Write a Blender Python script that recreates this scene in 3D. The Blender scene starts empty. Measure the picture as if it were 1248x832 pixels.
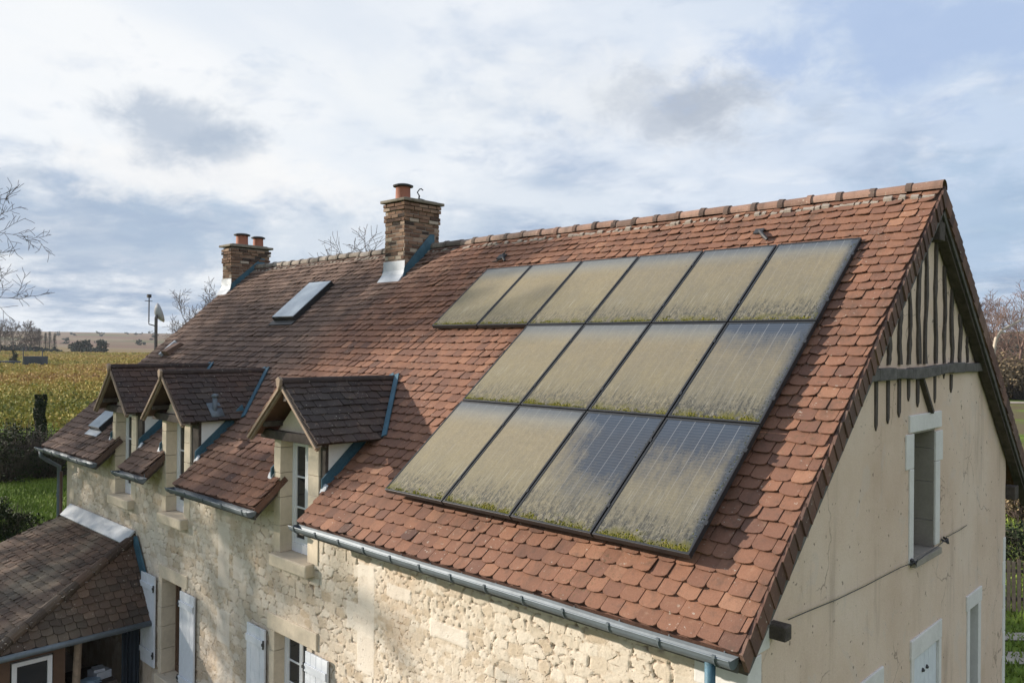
import bpy, math, random
import numpy as np
from mathutils import Vector, Matrix
random.seed(7); rng = np.random.default_rng(7)
Z0 = 4.4                                   # coordinates below have z = 0 at the eaves; the ground lies 4.4 m lower
GZ = -4.4
sc = bpy.context.scene
COL = sc.collection
L, W, H = 16.196, 4.7415, 4.1053           # roof length, half depth, rise
SL = math.hypot(W, H); CU, SU = W / SL, H / SL
YW, XG = 0.40, -0.15                       # front wall plane, gable wall plane
V = Vector

# ------------------------------------------------------------------ helpers
class MB:
    """collects shapes and links them as ONE mesh object"""
    def __init__(s): s.v = []; s.f = []; s.t = []; s.m = []; s.uv = None
    def add(s, verts, faces, tint=0.5, mi=0):
        b = len(s.v); s.v.extend([tuple(q) for q in verts])
        for f in faces: s.f.append(tuple(i + b for i in f)); s.t.append(tint); s.m.append(mi)
    def box(s, x0, x1, y0, y1, z0, z1, tint=0.5, mi=0, skew=None):
        v = [V((x, y, z)) for z in (z0, z1) for y in (y0, y1) for x in (x0, x1)]
        if skew: v = [skew(q) for q in v]
        s.add(v, [(0, 2, 3, 1), (4, 5, 7, 6), (0, 1, 5, 4), (1, 3, 7, 5), (3, 2, 6, 7), (2, 0, 4, 6)], tint, mi)
    def obox(s, o, ax, ay, az, tint=0.5, mi=0):
        """box from corner o and three edge vectors"""
        o, ax, ay, az = V(o), V(ax), V(ay), V(az)
        v = [o, o + ax, o + ay, o + ax + ay, o + az, o + ax + az, o + ay + az, o + ax + ay + az]
        s.add(v, [(0, 2, 3, 1), (4, 5, 7, 6), (0, 1, 5, 4), (1, 3, 7, 5), (3, 2, 6, 7), (2, 0, 4, 6)], tint, mi)
    def beam(s, a, b, w, h, up=(0, 0, 1), tint=0.5, mi=0):
        a, b = V(a), V(b); d = (b - a); u = V(up); sx = d.cross(u).normalized(); u = sx.cross(d).normalized()
        s.obox(a - sx * w / 2 - u * h / 2, d, sx * w, u * h, tint, mi)
    def prism(s, pts, ext, tint=0.5, mi=0):
        n = len(pts); e = V(ext); p = [V(q) for q in pts]
        s.add(p + [q + e for q in p], [tuple(range(n))[::-1], tuple(range(n, 2 * n))] + [(i, (i + 1) % n, (i + 1) % n + n, i + n) for i in range(n)], tint, mi)
    def tube(s, path, radii, sides=6, tint=0.5, mi=0, cap=True):
        path = [V(q) for q in path]; n = len(path)
        if not hasattr(radii, '__len__'): radii = [radii] * n
        ref = None; rings = []
        for i in range(n):
            d = (path[min(i + 1, n - 1)] - path[max(i - 1, 0)]).normalized()
            if ref is None: ref = d.orthogonal().normalized()
            ref = (ref - d * ref.dot(d))
            ref = ref.normalized() if ref.length > 1e-6 else d.orthogonal().normalized()
            b = d.cross(ref)
            rings.append([path[i] + (ref * math.cos(2 * math.pi * k / sides) + b * math.sin(2 * math.pi * k / sides)) * radii[i] for k in range(sides)])
        vv = [q for r in rings for q in r]; ff = []
        for i in range(n - 1):
            for k in range(sides):
                ff.append((i * sides + k, i * sides + (k + 1) % sides, (i + 1) * sides + (k + 1) % sides, (i + 1) * sides + k))
        if cap: ff += [tuple(range(sides))[::-1], tuple((n - 1) * sides + k for k in range(sides))]
        s.add(vv, ff, tint, mi)
    def lathe(s, c, prof, sides=20, tint=0.5, mi=0):
        vv = []; ff = []; n = len(prof)
        for r, z in prof:
            for k in range(sides):
                a = 2 * math.pi * k / sides; vv.append((c[0] + r * math.cos(a), c[1] + r * math.sin(a), c[2] + z))
        for i in range(n - 1):
            for k in range(sides):
                ff.append((i * sides + k, i * sides + (k + 1) % sides, (i + 1) * sides + (k + 1) % sides, (i + 1) * sides + k))
        ff += [tuple(range(sides))[::-1], tuple((n - 1) * sides + k for k in range(sides))]
        s.add(vv, ff, tint, mi)
    def build(s, name, mat, parent=None, smooth=False, bevel=0):
        me = bpy.data.meshes.new(name)
        off = V((0, 0, -Z0))
        if parent is not None: off = off + wloc(parent)
        me.from_pydata([(x - off[0], y - off[1], z - off[2]) for x, y, z in s.v], [], s.f)
        for m in (mat if isinstance(mat, (list, tuple)) else [mat]): me.materials.append(m)
        a = me.attributes.new('tint', 'FLOAT', 'FACE'); a.data.foreach_set('value', np.array(s.t, dtype=np.float32))
        if any(s.m): me.polygons.foreach_set('material_index', np.array(s.m, dtype=np.int32))
        if smooth: me.polygons.foreach_set('use_smooth', np.ones(len(s.f), dtype=bool))
        me.update()
        o = bpy.data.objects.new(name, me); COL.objects.link(o)
        if parent is not None: o.parent = parent
        if bevel:
            b = o.modifiers.new('bevel', 'BEVEL'); b.width = bevel; b.segments = 2; b.limit_method = 'ANGLE'
        return o
def wloc(o):
    v = V(o.location)
    while o.parent: o = o.parent; v += o.location
    return v
def tag(o, label=None, cat=None, group=None, kind=None):
    for k, x in (('label', label), ('category', cat), ('group', group), ('kind', kind)):
        if x: o[k] = x
    return o
def thing(name, label, cat, loc, group=None):
    o = bpy.data.objects.new(name, None); COL.objects.link(o); o.empty_display_size = .2
    o.location = (loc[0], loc[1], loc[2] + Z0); return tag(o, label, cat, group)
def grid_mesh(name, verts, faces, mat, parent=None, attrs=None, smooth=True):
    me = bpy.data.meshes.new(name); vv = np.array(verts, dtype=np.float64).copy(); vv[:, 2] += Z0
    if parent is not None: vv -= np.array(wloc(parent))
    me.from_pydata(vv.tolist(), [], faces)
    me.materials.append(mat)
    for k, a in (attrs or {}).items():
        at = me.attributes.new(k, 'FLOAT', 'POINT'); at.data.foreach_set('value', np.asarray(a, dtype=np.float32))
    if smooth: me.polygons.foreach_set('use_smooth', np.ones(len(me.polygons), dtype=bool))
    me.update(); o = bpy.data.objects.new(name, me); COL.objects.link(o)
    if parent is not None: o.parent = parent
    return o
_lat = {}
def vnoise(x, y, s, seed=0):
    """smooth value noise in numpy, 0..1"""
    if seed not in _lat: _lat[seed] = np.random.default_rng(seed + 100).random((256, 256))
    T = _lat[seed]; x = np.asarray(x) / s; y = np.asarray(y) / s
    i = np.floor(x).astype(int); j = np.floor(y).astype(int); u = x - i; v = y - j
    u = u * u * (3 - 2 * u); v = v * v * (3 - 2 * v)
    g = lambda a, b: T[a % 256, b % 256]
    return (g(i, j) * (1 - u) + g(i + 1, j) * u) * (1 - v) + (g(i, j + 1) * (1 - u) + g(i + 1, j + 1) * u) * v
def fbm(x, y, s, o=4, seed=0):
    r = 0; a = 1; t = 0
    for k in range(o): r = r + a * vnoise(x, y, s / 2 ** k, seed + k); t += a; a *= .5
    return r / t

# ------------------------------------------------------------------ materials
class NT:
    def __init__(s, tree): s.t = tree; s.x = 0
    def n(s, typ, ins=None, **props):
        nd = s.t.nodes.new(typ); s.x += 40; nd.location = (s.x, 0)
        for k, v in props.items(): setattr(nd, k, v)
        for k, v in (ins or {}).items():
            sk = nd.inputs[k]
            if isinstance(v, bpy.types.NodeSocket): s.t.links.new(v, sk)
            else: sk.default_value = v
        return nd
    def math(s, op, a, b=0.0, c=None, clamp=False):
        nd = s.t.nodes.new('ShaderNodeMath'); nd.operation = op; nd.use_clamp = clamp
        for i, v in enumerate((a, b) if c is None else (a, b, c)):
            if isinstance(v, bpy.types.NodeSocket): s.t.links.new(v, nd.inputs[i])
            else: nd.inputs[i].default_value = v
        return nd.outputs[0]
    def mix(s, f, a, b, blend='MIX'):
        nd = s.t.nodes.new('ShaderNodeMix'); nd.data_type = 'RGBA'; nd.blend_type = blend; nd.clamp_factor = True
        for k, v in ((0, f), (6, a), (7, b)):
            if isinstance(v, bpy.types.NodeSocket): s.t.links.new(v, nd.inputs[k])
            elif k == 0: nd.inputs[k].default_value = v
            else: nd.inputs[k].default_value = (*v, 1) if len(v) == 3 else v
        return nd.outputs[2]
    def noise(s, vec, scale, detail=4, rough=.55, dist=0.0):
        return s.n('ShaderNodeTexNoise', {'Vector': vec, 'Scale': scale, 'Detail': detail, 'Roughness': rough, 'Distortion': dist}).outputs[0]
    def ramp(s, f, stops, interp='LINEAR'):
        nd = s.t.nodes.new('ShaderNodeValToRGB'); s.t.links.new(f, nd.inputs[0]); cr = nd.color_ramp; cr.interpolation = interp
        while len(cr.elements) < len(stops): cr.elements.new(.5)
        for e, (p, c) in zip(cr.elements, stops):
            e.position = p; e.color = (c, c, c, 1) if not hasattr(c, '__len__') else (*c, 1)
        return nd.outputs[0]
    def smooth(s, v, a, b):
        nd = s.t.nodes.new('ShaderNodeMapRange'); nd.interpolation_type = 'SMOOTHSTEP'; nd.clamp = True
        if isinstance(v, bpy.types.NodeSocket): s.t.links.new(v, nd.inputs[0])
        nd.inputs[1].default_value = a; nd.inputs[2].default_value = b; return nd.outputs[0]
    def attr(s, name, out='Fac'): return s.n('ShaderNodeAttribute', attribute_name=name).outputs[out]
    def pos(s): return s.n('ShaderNodeNewGeometry').outputs['Position']
    def scale(s, vec, sx, sy, sz): return s.n('ShaderNodeVectorMath', {0: vec, 1: (sx, sy, sz)}, operation='MULTIPLY').outputs[0]
def mat(name, fn):
    m = bpy.data.materials.new(name); m.use_nodes = True; t = m.node_tree
    b = t.nodes['Principled BSDF']; n = NT(t)
    r = fn(n) or {}
    for k, v in r.items():
        if k == 'bump':
            h, st, ds = v; bp = n.n('ShaderNodeBump', {'Height': h, 'Strength': st, 'Distance': ds}); t.links.new(bp.outputs[0], b.inputs['Normal'])
        elif isinstance(v, bpy.types.NodeSocket): t.links.new(v, b.inputs[k])
        else: b.inputs[k].default_value = (*v, 1) if (k in ('Base Color', 'Emission Color') and len(v) == 3) else v
    return m
def simple(name, col, rough=.6, var=.25, scale=6, metal=0.0, bump=.15, spec=.5, dist=.01):
    def fn(n):
        p = n.pos(); a = n.noise(p, scale, 5); b2 = n.noise(p, scale * 7, 3)
        f = n.math('ADD', n.math('MULTIPLY', a, .65), n.math('MULTIPLY', b2, .35))
        c = n.ramp(f, [(.25, tuple(x * (1 - var) for x in col)), (.75, tuple(min(1, x * (1 + var)) for x in col))])
        return {'Base Color': c, 'Roughness': rough, 'Metallic': metal, 'bump': (b2, bump, dist), 'Specular IOR Level': spec}
    return mat(name, fn)

def f_tile(warm, old, old_shade_x=None, dark=1.0):
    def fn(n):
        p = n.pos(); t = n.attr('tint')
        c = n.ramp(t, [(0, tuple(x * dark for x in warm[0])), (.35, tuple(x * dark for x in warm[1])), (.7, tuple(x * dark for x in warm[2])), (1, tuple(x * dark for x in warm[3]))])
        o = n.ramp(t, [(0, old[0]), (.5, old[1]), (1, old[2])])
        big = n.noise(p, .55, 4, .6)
        if old_shade_x is not None:
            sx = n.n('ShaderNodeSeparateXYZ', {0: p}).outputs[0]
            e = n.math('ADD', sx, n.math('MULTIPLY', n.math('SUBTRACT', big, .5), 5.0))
            f = n.smooth(e, old_shade_x[0], old_shade_x[1])
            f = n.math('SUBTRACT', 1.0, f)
            f = n.math('MULTIPLY', f, old_shade_x[2])
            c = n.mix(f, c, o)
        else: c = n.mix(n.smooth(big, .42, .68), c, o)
        # weathering stains, lichen dots and algae film
        st = n.noise(n.scale(p, 1.6, .5, .5), 2.4, 7, .68)
        c = n.mix(n.math('MULTIPLY', n.smooth(st, .46, .76), .55), c, (.060, .046, .038))
        md = n.noise(p, 9, 6, .7)
        c = n.mix(n.math('MULTIPLY', n.smooth(md, .50, .74), .50), c, (.085, .062, .048))
        c = n.mix(n.math('MULTIPLY', n.smooth(md, .44, .24), .38), c, (.37, .25, .17))
        mo = n.math('MULTIPLY', n.smooth(n.noise(p, 33, 4, .6), .57, .66), n.smooth(n.noise(p, .9, 4), .50, .66))
        c = n.mix(n.math('MULTIPLY', mo, .55), c, (.075, .072, .035))
        lich = n.noise(p, 30, 4, .6); l2 = n.noise(p, 1.7, 3)
        lm = n.math('MULTIPLY', n.smooth(lich, .645, .69), n.smooth(l2, .40, .58))
        c = n.mix(n.math('MULTIPLY', lm, .75), c, (.46, .43, .36))
        fine = n.noise(p, 90, 3, .6)
        c = n.mix(n.math('MULTIPLY', n.smooth(fine, .35, .75), .28), c, (.5, .38, .3), 'MULTIPLY')
        return {'Base Color': c, 'Roughness': .85, 'Specular IOR Level': .25, 'bump': (n.math('ADD', fine, n.math('MULTIPLY', md, 1.5)), .5, .006)}
    return fn
WARM = [(.115, .066, .052), (.190, .097, .066), (.255, .128, .080), (.32, .172, .108)]
OLD_SHADED = [(.072, .051, .044), (.138, .095, .075), (.22, .158, .124)]  # greyer older tiles, darkened further to stand in for tree shade
M = {}
M['tile'] = mat('clay_tiles', f_tile(WARM, OLD_SHADED, (-10.6, -7.4, .85)))  # left roof blends to older tiles with tree shade put into the colour
M['tile_shade_dark'] = mat('shade_darkened_clay_tiles', f_tile([(.040, .029, .026), (.064, .042, .036), (.086, .053, .041), (.12, .073, .054)], [(.036, .031, .030), (.056, .047, .044), (.09, .076, .066)]))  # clay tiles with the shade of the dormers' right slopes in the colour
M['tile_verge'] = mat('shade_toned_verge_tiles', f_tile([(.07, .042, .036), (.12, .066, .050), (.165, .088, .064), (.21, .125, .092)], OLD_SHADED))  # shade on the verge is put into a darker tile colour
M['tile_annex'] = mat('annex_clay_tiles', f_tile([(.05, .038, .031), (.082, .056, .043), (.115, .073, .053), (.16, .105, .074)], [(.070, .060, .048), (.13, .11, .083), (.21, .18, .135)]))
def f_stone(n):
    p = n.pos(); r = n.attr('rnd'); e = n.attr('edge'); h = n.attr('pit'); s = n.attr('stain')
    c = n.ramp(r, [(0, (.45, .37, .275)), (.3, (.53, .455, .36)), (.6, (.575, .51, .42)), (.85, (.62, .56, .475)), (1, (.51, .445, .355))])
    mo = n.ramp(n.noise(p, 5, 4), [(.3, (.50, .425, .335)), (.7, (.58, .51, .42))])
    c = n.mix(n.smooth(e, .02, .22), mo, c)
    c = n.mix(n.math('MULTIPLY', h, .7), c, (.26, .175, .11))
    cr = n.math('MULTIPLY', n.smooth(e, .10, .01), n.smooth(n.noise(p, 6.5, 4, .6), .46, .60))
    c = n.mix(n.math('MULTIPLY', cr, .62), c, (.28, .20, .13))
    dp = n.math('MULTIPLY', n.smooth(n.noise(p, 22, 3, .5), .64, .69), n.smooth(n.noise(p, 2.2, 3), .38, .55)); c = n.mix(n.math('MULTIPLY', dp, .7), c, (.24, .17, .11))
    g = n.noise(p, 38, 5, .65)
    c = n.mix(n.math('MULTIPLY', n.smooth(g, .42, .72), .30), c, (.66, .59, .52), 'MULTIPLY')
    c = n.mix(n.math('MULTIPLY', n.smooth(n.noise(p, .8, 4), .52, .75), .35), c, (.42, .30, .20))
    c = n.mix(n.math('MULTIPLY', s, .75), c, (.64, .59, .52))
    return {'Base Color': c, 'Roughness': .92, 'Specular IOR Level': .15, 'bump': (n.math('SUBTRACT', g, n.math('MULTIPLY', n.math('MAXIMUM', cr, dp), 1.6)), .6, .010)}
M['rubble'] = mat('rubble_limestone', f_stone)
def f_plaster(n):
    p = n.pos(); q = n.scale(p, 1, 1, .28)
    c = n.ramp(n.noise(p, .7, 5, .6), [(.28, (.54, .41, .315)), (.5, (.62, .49, .39)), (.72, (.66, .545, .45))])
    c = n.mix(n.math('MULTIPLY', n.smooth(n.noise(q, 1.6, 6, .65), .5, .78), .4), c, (.38, .29, .215))
    vo = n.n('ShaderNodeTexVoronoi', {'Vector': n.n('ShaderNodeVectorMath', {0: p, 1: n.n('ShaderNodeTexNoise', {'Vector': p, 'Scale': 1.4, 'Detail': 5.0}).outputs['Color']}, operation='ADD').outputs[0], 'Scale': .75}, feature='DISTANCE_TO_EDGE').outputs['Distance']
    ck = n.math('MULTIPLY', n.smooth(vo, .010, .002), n.smooth(n.noise(p, .9, 3), .50, .60)); c = n.mix(n.math('MULTIPLY', ck, .55), c, (.15, .12, .10))
    pt = n.noise(p, 2.4, 3, .5, .8); c = n.mix(n.math('MULTIPLY', n.smooth(pt, .60, .64), .35), c, (.56, .48, .42)); c = n.mix(n.math('MULTIPLY', n.smooth(n.noise(n.scale(p, 1, 1, .12), 3.5, 5, .7), .54, .72), .30), c, (.23, .18, .15))
    sp = n.noise(p, 17, 2, .4)
    c = n.mix(n.math('MULTIPLY', n.smooth(sp, .715, .745), .7), c, (.11, .09, .075))
    g = n.noise(p, 60, 4, .6)
    c = n.mix(n.math('MULTIPLY', n.smooth(g, .4, .7), .2), c, (.6, .55, .5), 'MULTIPLY')
    return {'Base Color': c, 'Roughness': .95, 'Specular IOR Level': .1, 'bump': (n.math('ADD', g, n.math('MULTIPLY', n.noise(p, 7, 4), 2.0)), .35, .012)}
M['plaster'] = mat('lime_plaster', f_plaster)
M['dressed'] = simple('dressed_limestone', (.58, .50, .385), .9, .2, 3, bump=.3, spec=.15)
M['whitestone'] = simple('whitewashed_stone', (.60, .585, .56), .9, .13, 4, bump=.25, spec=.15)
M['palestone'] = simple('pale_reveal_stone', (.27, .245, .21), .9, .2, 5, bump=.3, spec=.15)
M['wood'] = simple('dark_weathered_oak', (.072, .060, .052), .85, .6, 11, bump=.5, spec=.2)
M['wood_pale'] = simple('pale_weathered_timber', (.25, .19, .14), .85, .35, 12, bump=.4, spec=.2)
M['wood_grey'] = simple('grey_weathered_timber', (.105, .098, .092), .85, .55, 9, bump=.5, spec=.2)
M['wood_brown'] = simple('brown_varnished_wood', (.095, .052, .030), .6, .3, 8)
M['zinc'] = simple('zinc_sheet', (.125, .15, .17), .58, .3, 4, metal=.35, bump=.08)
M['zinc_white'] = simple('pale_lead_sheet', (.44, .47, .50), .6, .12, 3, metal=.1, bump=.15)
M['zinc_blue'] = simple('blue_green_zinc_flashing', (.042, .105, .145), .6, .5, 5, metal=.15, bump=.3)
M['render_white'] = simple('white_cheek_render', (.72, .72, .70), .9, .1, 2.5, bump=.2, spec=.1)
M['paint_white'] = simple('white_window_paint', (.66, .67, .68), .5, .08, 5, bump=.08)
M['shutter'] = simple('pale_blue_grey_shutter_paint', (.60, .63, .67), .6, .14, 2.2, bump=.12)
M['iron'] = simple('black_iron', (.03, .03, .032), .6, .3, 8)
M['black'] = simple('black_anodised_aluminium', (.018, .019, .021), .45, .35, 8, bump=.1)
M['pot'] = simple('terracotta_pot', (.30, .115, .07), .8, .2, 6)
M['mortar'] = simple('lime_mortar', (.30, .26, .22), .95, .3, 20, bump=.6, spec=.1)
M['ridge'] = mat('ridge_clay', f_tile([(.12, .085, .07), (.26, .16, .12), (.34, .22, .17), (.42, .31, .25)], [(.16, .14, .12), (.27, .24, .20), (.36, .33, .29)], (-9.5, -5.5, .9)))
M['glass'] = mat('window_glass', lambda n: {'Base Color': (.016, .02, .024), 'Roughness': .06, 'Specular IOR Level': .6})
M['skyglass'] = mat('rooflight_glass', lambda n: {'Base Color': n.ramp(n.noise(n.pos(), 3, 4), [(.3, (.24, .29, .34)), (.7, (.36, .42, .47))]), 'Roughness': .16, 'Specular IOR Level': .8})
def f_brick(n):
    p = n.pos(); t = n.attr('tint')
    c = n.ramp(t, [(0, (.055, .042, .036)), (.3, (.145, .088, .062)), (.6, (.23, .145, .098)), (.85, (.30, .21, .15)), (1, (.40, .34, .27))])
    g = n.noise(p, 45, 5, .65)
    c = n.mix(n.math('MULTIPLY', n.smooth(g, .4, .7), .4), c, (.5, .45, .42), 'MULTIPLY')
    c = n.mix(n.math('MULTIPLY', n.smooth(n.noise(p, 3.5, 4), .55, .75), .45), c, (.06, .05, .045))
    return {'Base Color': c, 'Roughness': .9, 'Specular IOR Level': .15, 'bump': (g, .5, .006)}
M['brick'] = mat('old_brick', f_brick)
M['capstone'] = simple('mossy_cap_stone', (.20, .18, .145), .95, .4, 9, bump=.6, spec=.1)
M['moss'] = mat('yellow_green_moss', lambda n: {'Base Color': n.ramp(n.attr('tint'), [(0, (.020, .024, .008)), (.4, (.070, .074, .014)), (.75, (.155, .145, .022)), (1, (.15, .12, .05))]), 'Roughness': .95, 'Specular IOR Level': .05})

# ------------------------------------------------------------------ roof tiling
def lerp3(o, u, v, n, s, t, h): return (o[0] + u[0] * s + v[0] * t + n[0] * h, o[1] + u[1] * s + v[1] * t + n[1] * h, o[2] + u[2] * s + v[2] * t + n[2] * h)
def tiling(o, u, v, height, spans, expo=.149, tw=.185, seed=1, deck=.09, wav=.012, base=.012, bias=0.0, round_=1.0):
    """plain clay tiles laid in courses on the plane o + s*u + t*v; spans(t) gives the allowed [s0, s1] intervals"""
    o, u, v = V(o), V(u).normalized(), V(v).normalized(); nn = u.cross(v)
    r = random.Random(seed); mb = MB(); th = .013
    nc = int(round(height / expo)); ex = height / nc
    for c in range(nc):
        t0 = c * ex; hgt = ex + .045 if c < nc - 1 else ex
        wob = r.uniform(-.006, .006)
        for (a, b) in spans(t0 + ex * .5):
            # deck strip under this course
            P = [lerp3(o, u, v, nn, s, t, h) for h in (-deck, 0) for (s, t) in ((a, t0), (b, t0), (b, t0 + ex), (a, t0 + ex))]
            mb.add(P, [(3, 2, 1, 0), (4, 5, 6, 7), (0, 1, 5, 4), (1, 2, 6, 5), (2, 3, 7, 6), (3, 0, 4, 7)], .25)
            s = a - (tw * .5 if c % 2 else 0) - r.uniform(0, .03)
            while s < b - .01:
                w = tw * r.uniform(.94, 1.06); x0, x1 = max(s, a), min(s + w, b); s += w
                if x1 - x0 < .035: continue
                g = r.uniform(.002, .006); x0 += g; x1 -= g; m = r.uniform(-.007, .007) + wob
                wv = wav * 2 * (float(vnoise(x0 + o[0], t0 + o[1], 1.3, seed)) - .5)
                k = min(.055, (x1 - x0) * .32) * round_ * r.uniform(.7, 1.2); kk = k * .62
                tilt = r.uniform(-.006, .006); lift = .026 + r.uniform(-.003, .006) + base * .5
                if r.random() < .03: lift += r.uniform(.006, .018)
                sk = r.uniform(-.013, .013); k2 = k * r.uniform(.45, 1.3)
                out = [(x0, kk), (x0 + k * .3, kk * .32), (x0 + k, r.uniform(-.003, .003)), (x1 - k2, r.uniform(-.003, .003)), (x1 - k2 * .3, k2 * .2), (x1, k2 * .62), (x1, hgt), (x0, hgt)]
                if r.random() < .05: out[2] = (x0 + k + .02, r.uniform(.008, .022)); out[1] = (x0 + k * .35, kk * .8)
                top = []; bot = []
                for i, (ss, tt) in enumerate(out):
                    fr = tt / hgt; ta = tilt * ((ss - x0) / max(.01, x1 - x0) - .5) * 2
                    hh = lift * (1 - fr) + .006 * fr + ta + wv + base
                    sg = sk * ((ss - x0) / max(.01, x1 - x0))
                    top.append(lerp3(o, u, v, nn, ss, t0 + tt + m + sg - .012, hh)); bot.append(lerp3(o, u, v, nn, ss, t0 + tt + m + sg - .012, hh - th))
                tint = min(1, max(0, r.gauss(.5 + bias, .16) + .25 * (float(vnoise(x0 + 3 * o[0], t0, .8, seed + 3)) - .5)))
                mb.add(top + bot, [(0, 1, 2, 3, 4, 5, 6, 7)] + [(i + 8, (i + 1) % 8 + 8, (i + 1) % 8, i) for i in (0, 1, 2, 3, 4, 5, 7)], tint)
    return mb

# ------------------------------------------------------------------ the farmhouse
house = thing('farmhouse', 'long limestone farmhouse with red clay tile roof, three dormers and two brick chimneys', 'house', (-8.0, W, GZ))
# dormers: centre of roof, opening, jamb outer, eave cut, half width, front apex z, eave z
DOR = [dict(c=-6.66, o=(-7.15, -6.45), j=(-7.33, -6.20), cut=(-7.15, -6.05), hw=.86, zr=1.73, ze=.975),
       dict(c=-10.42, o=(-10.90, -10.20), j=(-11.07, -9.98), cut=(-10.93, -9.70), hw=.80, zr=1.73, ze=.97),
       dict(c=-12.68, o=(-13.18, -12.42), j=(-13.33, -12.20), cut=(-13.12, -11.96), hw=.78, zr=1.77, ze=.97)]
def front_spans(t):
    y = t * CU; iv = [(-L, 0.0)]
    for d in DOR:
        if y < .40: a, b = d['cut']
        elif y < 1.10: a, b = d['j'][0] - .02, d['j'][1] + .02
        else: continue
        nv = []
        for p, q in iv:
            if b <= p or a >= q: nv.append((p, q)); continue
            if a > p: nv.append((p, a))
            if b < q: nv.append((b, q))
        iv = nv
    return [(p + L, q + L) for p, q in iv]
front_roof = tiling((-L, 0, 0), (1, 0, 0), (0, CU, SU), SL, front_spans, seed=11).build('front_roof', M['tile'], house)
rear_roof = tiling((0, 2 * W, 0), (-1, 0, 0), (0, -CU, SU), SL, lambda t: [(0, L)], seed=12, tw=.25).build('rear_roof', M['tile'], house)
# ridge tiles with mortar collars
r = random.Random(3); mb = MB(); mm = MB(); x = 0.02; zr = H + .045
while x > -L:
    ln = .40 * r.uniform(.95, 1.05); x1 = max(x - ln, -L - .02)
    dz = r.uniform(-.008, .012); dy = r.uniform(-.008, .008); tint = min(1, max(0, r.gauss(.55, .22)))
    def arc(xx, rad, z): return [(xx, W + dy + rad * math.sin(a), z + rad * (math.cos(a) - .75) + .03) for a in [math.radians(-100 + 20 * k) for k in range(11)]]
    A = arc(x, .096, zr + dz); B = arc(x1, .088, zr + dz - .004); A2 = arc(x, .082, zr + dz); 
    mb.add(A + B + A2, [(k, k + 1, k + 12, k + 11) for k in range(10)] + [(22 + k, 23 + k, k + 1, k) for k in range(10)], tint)
    # collar lump of mortar and dark overlap ring at the joint
    Cc = arc(x1 + .045, .101 + r.uniform(-.006, .016), zr + dz + .006); D = arc(x1 - .02, .105 + r.uniform(-.006, .020), zr + dz + .008); E_ = arc(x1 + .045, .08, zr + dz); F_ = arc(x1 - .02, .08, zr + dz)
    mb.add(Cc + D + E_ + F_, [(k, k + 1, k + 12, k + 11) for k in range(10)] + [(22 + k, 23 + k, k + 1, k) for k in range(10)] + [(11 + k, 12 + k, 34 + k, 33 + k) for k in range(10)], max(0, tint - .45))
    for sgn in (-1, 1):
        for q in range(5):
            xx = x - ln * (q + r.random()) / 5
            mm.obox((xx, W + sgn * (.115 + r.uniform(0, .02)), H - .10 + r.uniform(-.02, .015)), (-.07 * r.uniform(.6, 1.4), 0, r.uniform(-.01, .01)), (0, sgn * .045, -.035), (0, sgn * .012, .035 * r.uniform(.6, 1.4)))
    x = x1
ridge = mb.build('ridge_tiles', M['ridge'], front_roof); mm.build('ridge_mortar', M['mortar'], front_roof)['kind'] = 'stuff'
# verge: hanging tiles along the right gable edge (and the left one), board and rafter under them
def verge(xe, sgn):
    vt = MB(); bb = MB(); rf = MB(); r = random.Random(5)
    for side in (0, 1):
        def P(t, n):
            y = t * CU - n * SU; z = t * SU + n * CU
            return (y if side == 0 else 2 * W - y, z)
        n = 44
        for i in range(n):
            t0 = SL * i / n - .02; t1 = t0 + SL / n + .035; dx = .016 + r.uniform(0, .01); top = .018
            a, b, c2, d = P(t0, top), P(t1, top), P(t1 - .05, -.155 + r.uniform(-.012, .012)), P(t0 - .03, -.165 + r.uniform(-.012, .012))
            xo = xe + sgn * dx; xi = xe + sgn * .004
            q = [(xo + sgn * .012, *a), (xo, *b), (xo, *c2), (xo + sgn * .014, *d)]; q2 = [(xi, *a), (xi, *b), (xi, *c2), (xi, *d)]
            fs = [(0, 1, 2, 3), (7, 6, 5, 4), (0, 4, 5, 1), (1, 5, 6, 2), (2, 6, 7, 3), (3, 7, 4, 0)]
            vt.add(q + q2, fs, min(1, max(0, r.gauss(.38, .2))))
        for (na, nb, xa, xb, m_) in ((-.135, -.225, -.012, .006, bb), (-.10, -.27, -.135, -.022, rf)):
            ya, za = P(-.02, na); yb, zb = P(SL - .04, na); yc, zc = P(SL - .04, nb); yd, zd = P(-.02, nb)
            x0, x1 = xe + sgn * xb, xe + sgn * xa
            m_.add([(x0, ya, za), (x0, yb, zb), (x0, yc, zc), (x0, yd, zd), (x1, ya, za), (x1, yb, zb), (x1, yc, zc), (x1, yd, zd)],
                   [(0, 1, 2, 3), (7, 6, 5, 4), (0, 4, 5, 1), (1, 5, 6, 2), (2, 6, 7, 3), (3, 7, 4, 0)])
    vt.build('verge_tiles', M['tile_verge'], front_roof)
    rf.build('verge_rafter', M['wood'], house); bb.build('verge_board', M['wood_grey'], house)
verge(0.0, 1); verge(-L, -1)

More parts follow.
